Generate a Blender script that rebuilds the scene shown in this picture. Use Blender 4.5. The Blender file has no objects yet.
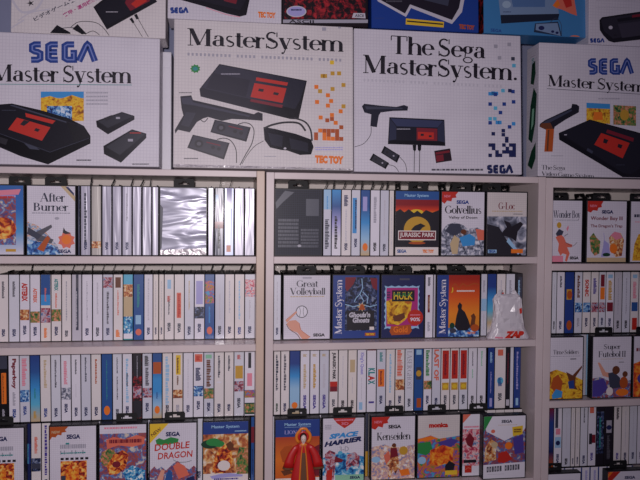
import bpy, math, random
from mathutils import Vector
D = bpy.data
SC = bpy.context.scene
COL = SC.collection
rnd = random.Random(11)

# ------------------------------------------------------------------ camera, light, exposure
EYE = 1.55                      # height of the lens above the floor
CAMPOS = (0.0, -1.8374, EYE)
YAW, PITCH, ROLL = math.radians(7.56), math.radians(-1.63), math.radians(.48)
FPX = 680.0
f_ = Vector((math.sin(YAW)*math.cos(PITCH), math.cos(YAW)*math.cos(PITCH), math.sin(PITCH)))
r0 = Vector((math.cos(YAW), -math.sin(YAW), 0)); u0 = r0.cross(f_)
r_ = math.cos(ROLL)*r0 + math.sin(ROLL)*u0
u_ = -math.sin(ROLL)*r0 + math.cos(ROLL)*u0
cam = D.cameras.new('camera'); cam.sensor_width = 36; cam.lens = FPX*36/640; cam.clip_start = .05
co = D.objects.new('camera', cam); COL.objects.link(co)
from mathutils import Matrix
m = Matrix((( r_.x, u_.x, -f_.x), (r_.y, u_.y, -f_.y), (r_.z, u_.z, -f_.z))).to_4x4()
m.translation = Vector(CAMPOS); co.matrix_world = m
SC.camera = co
w = D.worlds.new('room'); SC.world = w; w.use_nodes = True
w.node_tree.nodes['Background'].inputs[0].default_value = (.30, .24, .46, 1)
w.node_tree.nodes['Background'].inputs[1].default_value = .13
fl = D.lights.new('camera_flash', 'SPOT'); fl.energy = 76; fl.spot_size = math.radians(110); fl.spot_blend = 1
fl.shadow_soft_size = .022; fl.color = (1, .915, .94)
fo = D.objects.new('camera_flash', fl); COL.objects.link(fo)
fo.location = (-.035, -1.83, EYE+.05)
fo.rotation_euler = (Vector((-.12, 0, EYE-.02))-fo.location).to_track_quat('-Z', 'Y').to_euler()
lm = D.lights.new('ambient_fill', 'AREA'); lm.energy = 2.5; lm.size = .8; lm.color = (.85, .75, 1)  # dim violet fill, added as extra ambient light from behind the camera
lo = D.objects.new('ambient_fill', lm); COL.objects.link(lo); lo.location = (-.2, -2.2, 2.45)
lo.rotation_euler = (math.radians(35), 0, 0)
SC.view_settings.view_transform = 'Standard'; SC.view_settings.look = 'None'
SC.view_settings.gamma = 1; SC.view_settings.use_curve_mapping = False
SC.view_settings.exposure = 0

# ------------------------------------------------------------------ measuring helpers
def ray(x, y): return f_ + r_*((x-320)/FPX) - u_*((y-240)/FPX)
def on_y(x, y, Y):
    d = ray(x, y); t = (Y-CAMPOS[1])/d.y; return Vector(CAMPOS)+d*t
def pj(X, Y, Z):
    q = Vector((X, Y, Z))-Vector(CAMPOS); k = q.dot(f_); return 320+FPX*q.dot(r_)/k, 240-FPX*q.dot(u_)/k
def x_at(px, Y, z):
    a, b = -1.5, 2.5
    for _ in range(40):
        c = (a+b)/2
        if pj(c, Y, z)[0] < px: a = c
        else: b = c
    return (a+b)/2

# ------------------------------------------------------------------ materials
def lin(h):
    h = h.lstrip('#'); o = []
    for i in (0, 2, 4):
        c = int(h[i:i+2], 16)/255; o.append(c/12.92 if c <= .04045 else ((c+.055)/1.055)**2.4)
    return (*o, 1)
HEX = dict(white='#e6e2ee', cream='#e9dfdc', grey='#a9a6b4', dgrey='#56545f', black='#111015', navy='#1d2558', blue='#2a5598',
 sega='#22408f', sky='#3d93d6', cyan='#5fb6d8', teal='#2f8c8e', red='#c22d22', dred='#7c1c2c', orange='#ee7a22', yellow='#e8c030',
 gold='#c99a35', green='#2f8a45', dgreen='#17402e', pink='#e58aa0', magenta='#b02a7c', brown='#6b3a22', flesh='#e0a08a', purple='#4d3f96',
 lilac='#a9a4dc', tan='#c9b18c', ash='#c8c4d0', ink='#201c26', charcoal='#26242d', slate='#3c3f52', salmon='#e0705a', mint='#8fc7a8',
 royal='#26408a', ltblue='#9cc4e6', rust='#b4521e')
MATS = {}
def new_mat(name):
    m = D.materials.new(name); m.use_nodes = True; return m, m.node_tree, m.node_tree.nodes['Principled BSDF']
def mat(c, rough=.42, coat=.12, kind=''):
    k = (c, rough, coat, kind)
    if k in MATS: return MATS[k]
    m, t, b = new_mat('print_'+c.strip('#')+kind)
    b.inputs['Base Color'].default_value = lin(HEX.get(c, c)); b.inputs['Roughness'].default_value = rough
    b.inputs['Coat Weight'].default_value = coat; b.inputs['Coat Roughness'].default_value = .12
    MATS[k] = m; return m
def node(t, n, **kw):
    x = t.nodes.new(n)
    for k, v in kw.items(): setattr(x, k, v)
    return x
def grid_mat(name, base, line, pitch=.0085, thick=.0007, rough=.45):
    if name in MATS: return MATS[name]
    m, t, b = new_mat(name)
    tc = node(t, 'ShaderNodeTexCoord'); sp = node(t, 'ShaderNodeSeparateXYZ'); cb = node(t, 'ShaderNodeCombineXYZ')
    br = node(t, 'ShaderNodeTexBrick', offset=0, squash=1)
    t.links.new(tc.outputs['Object'], sp.inputs[0]); t.links.new(sp.outputs[0], cb.inputs[0]); t.links.new(sp.outputs[2], cb.inputs[1])
    t.links.new(cb.outputs[0], br.inputs['Vector'])
    br.inputs['Color1'].default_value = lin(base); br.inputs['Color2'].default_value = lin(base); br.inputs['Mortar'].default_value = lin(line)
    br.inputs['Scale'].default_value = 1; br.inputs['Mortar Size'].default_value = thick; br.inputs['Mortar Smooth'].default_value = 0
    br.inputs['Brick Width'].default_value = pitch; br.inputs['Row Height'].default_value = pitch
    no = node(t, 'ShaderNodeTexNoise'); no.inputs['Scale'].default_value = 9; no.inputs['Detail'].default_value = 4
    mx = node(t, 'ShaderNodeMix', data_type='RGBA', blend_type='MULTIPLY'); mx.inputs[0].default_value = .22
    cr = node(t, 'ShaderNodeValToRGB'); cr.color_ramp.elements[0].position = .35; cr.color_ramp.elements[0].color = (.72, .7, .72, 1)
    cr.color_ramp.elements[1].position = .6; cr.color_ramp.elements[1].color = (1, 1, 1, 1)
    t.links.new(tc.outputs['Object'], no.inputs['Vector']); t.links.new(no.outputs[0], cr.inputs[0])
    t.links.new(br.outputs['Color'], mx.inputs[6]); t.links.new(cr.outputs[0], mx.inputs[7]); t.links.new(mx.outputs[2], b.inputs['Base Color'])
    b.inputs['Roughness'].default_value = rough; b.inputs['Coat Weight'].default_value = .12; b.inputs['Coat Roughness'].default_value = .2
    MATS[name] = m; return m
PAL = dict(
 fire=['#3a1420', '#b03020', '#f08a30', '#f6d070'], jungle=['#24402c', '#5a8a44', '#b8724a', '#e0a080'], blue=['#15244e', '#2a5aa8', '#79b0dc', '#dfe6f2'],
 dark=['#0c0c12', '#1c1a26', '#4a2030', '#8a8098'], pastel=['#6a88b8', '#c8a0a8', '#e8c0a0', '#f0ecf0'], grey=['#3c3e4c', '#767a8c', '#a8aabc', '#e4e2ea'],
 warm=['#6a3428', '#c06a40', '#e0b070', '#f0e0d0'], mixed=['#2c3a70', '#b0405a', '#e0a040', '#4a9a70'], redgrey=['#50304a', '#b04858', '#c8b8c4', '#5878a8'],
 battle=['#5a4a80', '#a8503c', '#3a6ab0', '#d8c8b8'], gold=['#8a4a18', '#e0a020', '#f0c838', '#c06a20'], reddark=['#0d080c', '#250c14', '#7a1420', '#b02830'],
 jet=['#5a6a90', '#8a9ab8', '#c8ccd8', '#d8884a'], sunset=['#b0281c', '#e05a20', '#f08c28', '#f6b040'], aqua=['#123a78', '#2a80c0', '#68b8d8', '#f0f0f0'],
 pinky=['#b03050', '#e08090', '#f0d0d0', '#6080b0'], night=['#0c0e1c', '#1a2038', '#3a4a78', '#8890a8'], comic=['#2a8a50', '#d87030', '#7048a0', '#4aa0c8'])
def art(p, scale=55, seed=0):
    k = ('art', p, scale, seed)
    if k in MATS: return MATS[k]
    m, t, b = new_mat('picture_'+p)
    tc = node(t, 'ShaderNodeTexCoord'); mp = node(t, 'ShaderNodeMapping'); mp.inputs['Location'].default_value = (seed*.37, seed*1.3, seed*.71)
    no = node(t, 'ShaderNodeTexNoise'); no.inputs['Scale'].default_value = scale*1.75; no.inputs['Detail'].default_value = 3.5; no.inputs['Distortion'].default_value = .7
    cr = node(t, 'ShaderNodeValToRGB'); e = cr.color_ramp.elements
    e[0].position = .34; e[0].color = lin(PAL[p][0]); e[1].position = .66; e[1].color = lin(PAL[p][3])
    for i, q in ((1, .455), (2, .55)):
        x = e.new(q); x.color = lin(PAL[p][i])
    t.links.new(tc.outputs['Object'], mp.inputs[0]); t.links.new(mp.outputs[0], no.inputs['Vector']); t.links.new(no.outputs[0], cr.inputs[0])
    t.links.new(cr.outputs[0], b.inputs['Base Color']); b.inputs['Roughness'].default_value = .4; b.inputs['Coat Weight'].default_value = .12
    MATS[k] = m; return m
def ramp(cs, z0, z1):
    """a printed colour fade running up the cover, z0..z1 in object metres"""
    k = ('ramp', tuple(cs), z0, z1)
    if k in MATS: return MATS[k]
    m, t, b = new_mat('printed_fade')
    tc = node(t, 'ShaderNodeTexCoord'); sp = node(t, 'ShaderNodeSeparateXYZ'); mr = node(t, 'ShaderNodeMapRange')
    mr.inputs[1].default_value = z0; mr.inputs[2].default_value = z1
    cr = node(t, 'ShaderNodeValToRGB'); e = cr.color_ramp.elements
    e[0].color = lin(HEX.get(cs[0], cs[0])); e[1].color = lin(HEX.get(cs[-1], cs[-1]))
    for i, c in enumerate(cs[1:-1]): e.new((i+1)/(len(cs)-1)).color = lin(HEX.get(c, c))
    t.links.new(tc.outputs['Object'], sp.inputs[0]); t.links.new(sp.outputs[2], mr.inputs[0]); t.links.new(mr.outputs[0], cr.inputs[0])
    t.links.new(cr.outputs[0], b.inputs['Base Color']); b.inputs['Roughness'].default_value = .4; b.inputs['Coat Weight'].default_value = .12
    MATS[k] = m; return m
def foil_mat(name, c, sx, sz, strength, rough=.22, metal=.35, dist=.004):
    """wrinkled clear sleeve over pale card"""
    if name in MATS: return MATS[name]
    m, t, b = new_mat(name)
    tc = node(t, 'ShaderNodeTexCoord'); mp = node(t, 'ShaderNodeMapping'); mp.inputs['Scale'].default_value = (sx, sx, sz)
    no = node(t, 'ShaderNodeTexNoise'); no.inputs['Scale'].default_value = 1; no.inputs['Detail'].default_value = 1.4; no.inputs['Distortion'].default_value = .5
    bp = node(t, 'ShaderNodeBump'); bp.inputs['Strength'].default_value = strength; bp.inputs['Distance'].default_value = dist
    oi = node(t, 'ShaderNodeObjectInfo'); ad = node(t, 'ShaderNodeVectorMath', operation='ADD'); ml = node(t, 'ShaderNodeMath', operation='MULTIPLY'); ml.inputs[1].default_value = 37
    t.links.new(oi.outputs['Random'], ml.inputs[0]); t.links.new(tc.outputs['Object'], mp.inputs[0]); t.links.new(mp.outputs[0], ad.inputs[0]); t.links.new(ml.outputs[0], ad.inputs[1])
    t.links.new(ad.outputs[0], no.inputs['Vector']); t.links.new(no.outputs[0], bp.inputs['Height']); t.links.new(bp.outputs[0], b.inputs['Normal'])
    b.inputs['Base Color'].default_value = lin(c); b.inputs['Roughness'].default_value = rough; b.inputs['Metallic'].default_value = metal
    b.inputs['Coat Weight'].default_value = .35; b.inputs['Coat Roughness'].default_value = .22
    t.links.new(bp.outputs[0], b.inputs['Coat Normal'])
    MATS[name] = m; return m
def melamine(name, c, rough=.4):
    if name in MATS: return MATS[name]
    m, t, b = new_mat(name)
    tc = node(t, 'ShaderNodeTexCoord'); no = node(t, 'ShaderNodeTexNoise'); no.inputs['Scale'].default_value = 6; no.inputs['Detail'].default_value = 5
    cr = node(t, 'ShaderNodeValToRGB'); l = lin(c)
    cr.color_ramp.elements[0].color = (l[0]*.92, l[1]*.92, l[2]*.92, 1); cr.color_ramp.elements[0].position = .35
    cr.color_ramp.elements[1].color = l; cr.color_ramp.elements[1].position = .6
    t.links.new(tc.outputs['Object'], no.inputs['Vector']); t.links.new(no.outputs[0], cr.inputs[0]); t.links.new(cr.outputs[0], b.inputs['Base Color'])
    b.inputs['Roughness'].default_value = rough; b.inputs['Coat Weight'].default_value = .1
    MATS[name] = m; return m
SHELF = melamine('white_melamine', '#d8c9ca'); EDGE = melamine('cream_edge_band', '#d2b9a8'); BACKP = melamine('back_board', '#ded5d0', .6)
PLASTIC = mat('#121016', .5, .1, '_case'); TABM = mat('#08080b', .65, 0, '_tab')
CARD = grid_mat('white_grid_card', '#dcd7e2', '#d0cbd8'); CARDC = grid_mat('cream_grid_card', '#dfd8da', '#d3ccd0', .0085)
COVERG = grid_mat('white_grid_cover', '#e2ddea', '#d2cdda', .0055, .0004, .35)
PAPER = mat('white', .36, .25, '_sleeve')

# ------------------------------------------------------------------ mesh builder
class MB:
    def __init__(s): s.v = []; s.f = []; s.mi = []; s.ms = []
    def mid(s, m):
        if m not in s.ms: s.ms.append(m)
        return s.ms.index(m)
    def face(s, pts, m):
        n = len(s.v); s.v += [tuple(p) for p in pts]; s.f.append(tuple(range(n, n+len(pts)))); s.mi.append(s.mid(m))
    def mesh(s, vs, fs, m):
        n = len(s.v); s.v += [tuple(p) for p in vs]; i = s.mid(m)
        for f in fs: s.f.append(tuple(n+k for k in f)); s.mi.append(i)
    def box(s, x0, x1, y0, y1, z0, z1, m, ch=0):
        if ch <= 0:
            vs = [(x, y, z) for x in (x0, x1) for y in (y0, y1) for z in (z0, z1)]
            s.mesh(vs, [(0, 1, 3, 2), (4, 6, 7, 5), (0, 4, 5, 1), (2, 3, 7, 6), (0, 2, 6, 4), (1, 5, 7, 3)], m)
        else:   # chamfered: 8-gon section in x/y, capped with inset top and bottom
            def ring(c, z): return [(x0+c, y0, z), (x1-c, y0, z), (x1, y0+c, z), (x1, y1-c, z), (x1-c, y1, z), (x0+c, y1, z), (x0, y1-c, z), (x0, y0+c, z)]
            def inner(z): return [(x0+ch*1.2, y0+ch, z), (x1-ch*1.2, y0+ch, z), (x1-ch, y0+ch*1.2, z), (x1-ch, y1-ch*1.2, z), (x1-ch*1.2, y1-ch, z), (x0+ch*1.2, y1-ch, z), (x0+ch, y1-ch*1.2, z), (x0+ch, y0+ch*1.2, z)]
            R = inner(z0)+ring(ch, z0+ch)+ring(ch, z1-ch)+inner(z1); F = [tuple(range(7, -1, -1)), tuple(range(24, 32))]
            for k in range(3):
                for i in range(8): j = (i+1) % 8; F.append((k*8+i, k*8+j, k*8+8+j, k*8+8+i))
            s.mesh(R, F, m)
    def data(s, name):
        me = D.meshes.new(name); me.from_pydata(s.v, [], s.f)
        for m in s.ms: me.materials.append(m)
        me.polygons.foreach_set('material_index', s.mi); me.update(); return me
    def build(s, name, parent=None):
        if not s.f: return None
        return link(name, s.data(name), parent)
def link(name, me, parent=None):
    o = D.objects.new(name, me); COL.objects.link(o); o.parent = parent; return o
def thing(name, label, cat, loc, rot=(0, 0, 0), group=None):
    o = D.objects.new(name, None); COL.objects.link(o); o.empty_display_size = .02
    o.location = loc; o.rotation_euler = rot; o['label'] = label; o['category'] = cat
    if group: o['group'] = group
    return o
def copy_tree(o, loc):
    c = o.copy(); COL.objects.link(c); c.location = loc
    for ch in o.children:
        d = ch.copy(); COL.objects.link(d); d.parent = c
        for g in ch.children:
            e = g.copy(); COL.objects.link(e); e.parent = d
    return c

# ------------------------------------------------------------------ lettering
TXT = {}
def sans(s, bold=0):
    """filled sans lettering as (verts, faces), unit cap height, starting at 0"""
    k = (s, bold)
    if k in TXT: return TXT[k]
    cu = D.curves.new('t', 'FONT'); cu.body = s; cu.resolution_u = 2; cu.size = 1; cu.offset = .022+bold
    ob = D.objects.new('t', cu); COL.objects.link(ob); bpy.context.view_layer.update()
    me = D.meshes.new_from_object(ob); vs = [(v.co.x, v.co.y) for v in me.vertices]; fs = [tuple(p.vertices) for p in me.polygons]
    D.objects.remove(ob); D.curves.remove(cu); D.meshes.remove(me)
    if not vs: vs = [(0, 0), (1, 0), (1, 1)]; fs = [(0, 1, 2)]
    x0 = min(v[0] for v in vs); x1 = max(v[0] for v in vs); y0 = min(v[1] for v in vs); y1 = max(v[1] for v in vs)
    vs = [((a-x0), (b-y0)) for a, b in vs]
    TXT[k] = (vs, fs, x1-x0, y1-y0); return TXT[k]
TH, TN = .125, .034
def arc(cx, cy, rx, ry, a0, a1, w0=None):
    n = max(4, int(abs(a1-a0)/18)); o = []; i = []
    for k in range(n+1):
        a = math.radians(a0+(a1-a0)*k/n); c, s = math.cos(a), math.sin(a); w = (TN+(TH-TN)*abs(c)**1.6 if w0 is None else w0)/2
        o.append((cx+(rx+w)*c, cy+(ry+w*.8)*s)); i.append((cx+(rx-w)*c, cy+(ry-w*.8)*s))
    return [[o[k], o[k+1], i[k+1], i[k]] for k in range(n)]
def ln(x0, y0, x1, y1, w):
    dx, dy = x1-x0, y1-y0; l = math.hypot(dx, dy) or 1; nx, ny = -dy/l*w/2, dx/l*w/2
    return [[(x0+nx, y0+ny), (x1+nx, y1+ny), (x1-nx, y1-ny), (x0-nx, y0-ny)]]
def V(x, a=0, b=.46, w=TH): return ln(x, a, x, b, w)
def S(x, y, w=.18): return ln(x-w/2, y, x+w/2, y, TN)
def dot(x, y, r=.05): return [[(x+r*math.cos(a*math.pi/4), y+r*math.sin(a*math.pi/4)) for a in range(8)]]
X, C = .46, .70
GL = {
'a': (.42, arc(.17, .13, .11, .12, 70, 290)+V(.30, .02, .34)+arc(.19, .33, .11, .12, 0, 150)+dot(.09, .34, .04)+ln(.17, .26, .3, .26, TN)+ln(.3, .02, .4, .03, TN)+ln(.17, .01, .28, .05, TN)),
'b': (.46, V(.1, 0, C)+arc(.26, .23, .13, .22, -180, 180)+S(.06, C, .1)), 'c': (.4, arc(.23, .23, .16, .22, 45, 320)+dot(.33, .36, .035)),
'd': (.48, V(.36, 0, C)+arc(.2, .23, .13, .22, 0, 360)+S(.32, C, .1)+S(.41, 0, .1)), 'e': (.42, arc(.22, .23, .16, .22, 0, 320)+ln(.08, .25, .38, .25, TN)),
'f': (.3, V(.13, 0, .56)+arc(.23, .56, .1, .14, 180, 50)+S(.14, X, .26)+S(.13, 0)), 'g': (.44, arc(.2, .31, .11, .14, 0, 360)+arc(.2, -.1, .15, .11, 0, 360, .05)+ln(.12, .18, .1, .02, .04)+ln(.3, .42, .41, .44, .04)),
'h': (.52, V(.1, 0, C)+arc(.26, .29, .15, .16, 160, 0)+V(.41, 0, .3)+S(.1, 0)+S(.41, 0)+S(.06, C, .1)), 'i': (.22, V(.11)+dot(.11, .61)+S(.11, 0)+S(.07, X, .1)),
'k': (.48, V(.1, 0, C)+ln(.14, .2, .36, .45, TN)+ln(.2, .27, .4, .01, TH)+S(.1, 0)+S(.4, 0)+S(.36, X, .14)), 'l': (.22, V(.11, 0, C)+S(.11, 0)+S(.07, C, .1)),
'm': (.80, V(.1)+arc(.245, .3, .135, .155, 160, 0)+V(.38, 0, .3)+arc(.53, .3, .14, .155, 180, 0)+V(.67, 0, .3)+S(.1, 0)+S(.38, 0)+S(.67, 0)+S(.06, X, .1)),
'n': (.52, V(.1)+arc(.26, .29, .15, .16, 160, 0)+V(.41, 0, .3)+S(.1, 0)+S(.41, 0)+S(.06, X, .1)), 'o': (.44, arc(.22, .23, .165, .22, 0, 360)),
'p': (.48, V(.1, -.22, X)+arc(.27, .23, .13, .22, -180, 180)+S(.1, -.22)+S(.06, X, .1)), 'r': (.34, V(.1)+arc(.25, .3, .14, .14, 170, 70)+dot(.28, .41, .045)+S(.1, 0)+S(.06, X, .1)),
's': (.36, arc(.18, .34, .1, .11, 50, 250, .06)+ln(.12, .26, .25, .18, .085)+arc(.18, .12, .11, .11, 60, -140, .06)), 't': (.3, V(.13, .07, .6)+arc(.22, .08, .09, .08, 180, 300)+S(.15, X, .26)),
'u': (.52, V(.11, .13, X)+arc(.25, .15, .14, .15, 180, 350)+V(.4, 0, X)+S(.06, X, .1)+S(.36, X, .1)+S(.45, 0, .1)),
'v': (.44, ln(.07, X, .22, 0, TH)+ln(.22, 0, .36, X, TN)+S(.08, X)+S(.35, X)), 'w': (.66, ln(.07, X, .21, 0, TH)+ln(.21, 0, .33, X, TN)+ln(.33, X, .46, 0, TH)+ln(.46, 0, .58, X, TN)+S(.08, X)+S(.58, X)),
'y': (.44, ln(.07, X, .23, 0, TH)+ln(.36, X, .16, -.18, TN)+dot(.12, -.18, .045)+S(.08, X)+S(.35, X)),
'A': (.7, ln(.08, 0, .34, C, TN)+ln(.34, C, .58, 0, TH*1.1)+ln(.18, .23, .5, .23, TN)+S(.09, 0)+S(.58, 0, .2)), 'B': (.6, V(.15, 0, C)+arc(.28, .53, .14, .16, -90, 90)+arc(.3, .19, .17, .18, -90, 90)+ln(.05, C, .3, C, TN)+ln(.05, 0, .3, 0, TN)+ln(.15, .36, .3, .36, TN)),
'D': (.68, V(.15, 0, C)+arc(.3, .35, .27, .34, -90, 90)+ln(.05, C, .3, C, TN)+ln(.05, 0, .3, 0, TN)), 'F': (.56, V(.15, 0, C)+ln(.05, C, .5, C, TN)+ln(.15, .37, .4, .37, TN)+ln(.5, C, .5, .54, TN)+ln(.4, .44, .4, .3, TN)+S(.15, 0)),
'G': (.7, arc(.36, .35, .27, .34, 50, 330)+V(.58, .05, .3)+S(.58, .3, .2)+ln(.56, C, .57, .5, TN)), 'I': (.3, V(.15, 0, C)+S(.15, 0, .22)+S(.15, C, .22)),
'K': (.68, V(.15, 0, C)+ln(.2, .28, .5, C, TN)+ln(.28, .4, .56, 0, TH)+S(.15, 0, .22)+S(.15, C, .22)+S(.5, C)+S(.57, 0, .2)), 'L': (.56, V(.15, 0, C)+ln(.05, 0, .5, 0, TN)+ln(.5, 0, .5, .18, TN)+S(.15, C, .22)),
'M': (.86, ln(.13, 0, .13, C, TN)+ln(.15, C, .40, .02, TH*1.1)+ln(.40, .02, .66, C, TN)+V(.69, 0, C, TH*1.1)+S(.13, 0)+S(.69, 0, .22)+S(.1, C, .14)+S(.72, C, .16)),
'P': (.56, V(.15, 0, C)+arc(.28, .52, .17, .17, -90, 90)+ln(.05, C, .3, C, TN)+ln(.15, .35, .3, .35, TN)+S(.15, 0, .22)), 'S': (.52, arc(.25, .52, .15, .17, 40, 250, .075)+ln(.15, .42, .36, .28, .12)+arc(.25, .18, .17, .17, 60, -150, .075)+ln(.42, C, .42, .5, TN)+ln(.08, 0, .08, .2, TN)),
'T': (.62, V(.3, 0, C)+ln(.04, C, .57, C, TN)+ln(.04, C, .04, .52, TN)+ln(.57, C, .57, .52, TN)+S(.3, 0, .22)), 'V': (.66, ln(.1, C, .34, 0, TH*1.1)+ln(.34, 0, .56, C, TN)+S(.11, C, .2)+S(.56, C)),
'W': (.92, ln(.08, C, .28, 0, TH)+ln(.28, 0, .46, C, TN)+ln(.44, C, .64, 0, TH)+ln(.64, 0, .82, C, TN)+S(.09, C)+S(.45, C)+S(.82, C)), 'R': (.64, V(.15, 0, C)+arc(.28, .53, .16, .16, -90, 90)+ln(.05, C, .3, C, TN)+ln(.15, .36, .3, .36, TN)+ln(.3, .36, .54, 0, TH)+S(.15, 0, .22)+S(.56, 0, .12)),
'.': (.2, dot(.1, .05, .06)), '-': (.3, ln(.05, .25, .25, .25, .05)), "'": (.16, ln(.08, C, .07, .55, .05)), ' ': (.13, []),
'C': (.66, arc(.36, .35, .27, .34, 45, 315)+ln(.57, C, .57, .5, TN)), 'O': (.7, arc(.35, .35, .26, .34, 0, 360)), 'E': (.58, V(.15, 0, C)+ln(.05, C, .5, C, TN)+ln(.05, 0, .52, 0, TN)+ln(.15, .36, .4, .36, TN)+ln(.5, C, .5, .54, TN)+ln(.52, 0, .52, .16, TN)),
'H': (.72, V(.15, 0, C)+V(.56, 0, C)+ln(.15, .36, .56, .36, TN)+S(.15, 0, .22)+S(.15, C, .22)+S(.56, 0, .22)+S(.56, C, .22)), 'N': (.72, ln(.14, 0, .14, C, TN)+ln(.14, C, .56, 0, TH)+ln(.57, 0, .57, C, TN)+S(.14, 0)+S(.1, C, .14)+S(.57, C))}
def serif(s):
    k = '\0'+s
    if k in TXT: return TXT[k]
    x = 0; vs = []; fs = []
    for ch in s:   # tight display setting
        adv, pl = GL.get(ch, GL['o'])
        for p in pl:
            n = len(vs); vs += [(x+a, b) for a, b in p]; fs.append(tuple(range(n, n+len(p))))
        x += adv-(.035 if ch != ' ' else 0)
    x0 = min(v[0] for v in vs); x1 = max(v[0] for v in vs); vs = [(a-x0, b) for a, b in vs]
    TXT[k] = (vs, fs, x1-x0, .72); return TXT[k]
SEGA = [[(.175, .865), (.085, .865), (.048, .80), (.048, .60), (.085, .53), (.125, .51), (.165, .44), (.165, .20), (.125, .135), (.03, .135)],
        [(.425, .865), (.325, .865), (.285, .79), (.285, .21), (.325, .135), (.425, .135)], [(.30, .5), (.415, .5)],
        [(.665, .865), (.565, .865), (.525, .79), (.525, .21), (.565, .135), (.66, .135), (.66, .46), (.61, .46)], [(.735, .06), (.84, .80), (.86, .865), (.885, .80), (.97, .06)]]
def ribbon(pts, w, ws=None):
    """band of constant width with mitred corners"""
    out = []; n = len(pts); L = []; R = []
    for i, p in enumerate(pts):
        a = pts[max(i-1, 0)]; b = pts[min(i+1, n-1)]
        d1 = (p[0]-a[0], p[1]-a[1]); d2 = (b[0]-p[0], b[1]-p[1])
        if i == 0: d1 = d2
        if i == n-1: d2 = d1
        l1 = math.hypot(*d1) or 1; l2 = math.hypot(*d2) or 1; n1 = (-d1[1]/l1, d1[0]/l1); n2 = (-d2[1]/l2, d2[0]/l2)
        mx, my = n1[0]+n2[0], n1[1]+n2[1]; l = math.hypot(mx, my) or 1; mx, my = mx/l, my/l
        c = max(.5, mx*n1[0]+my*n1[1]); L.append((p[0]+mx*w/2/c, p[1]+my*w/2/c)); R.append((p[0]-mx*w/2/c, p[1]-my*w/2/c))
    for i in range(n-1): out.append([L[i], L[i+1], R[i+1], R[i]])
    return out
def smooth(pts, n=5):
    o = []
    P = [pts[0]]+list(pts)+[pts[-1]]
    for i in range(1, len(P)-2):
        for k in range(n):
            t = k/n; a, b, c, d = P[i-1], P[i], P[i+1], P[i+2]
            o.append(tuple(.5*(2*b[j]+(c[j]-a[j])*t+(2*a[j]-5*b[j]+4*c[j]-d[j])*t*t+(3*b[j]-a[j]-3*c[j]+d[j])*t**3) for j in (0, 1)))
    o.append(pts[-1]); return o

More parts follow.
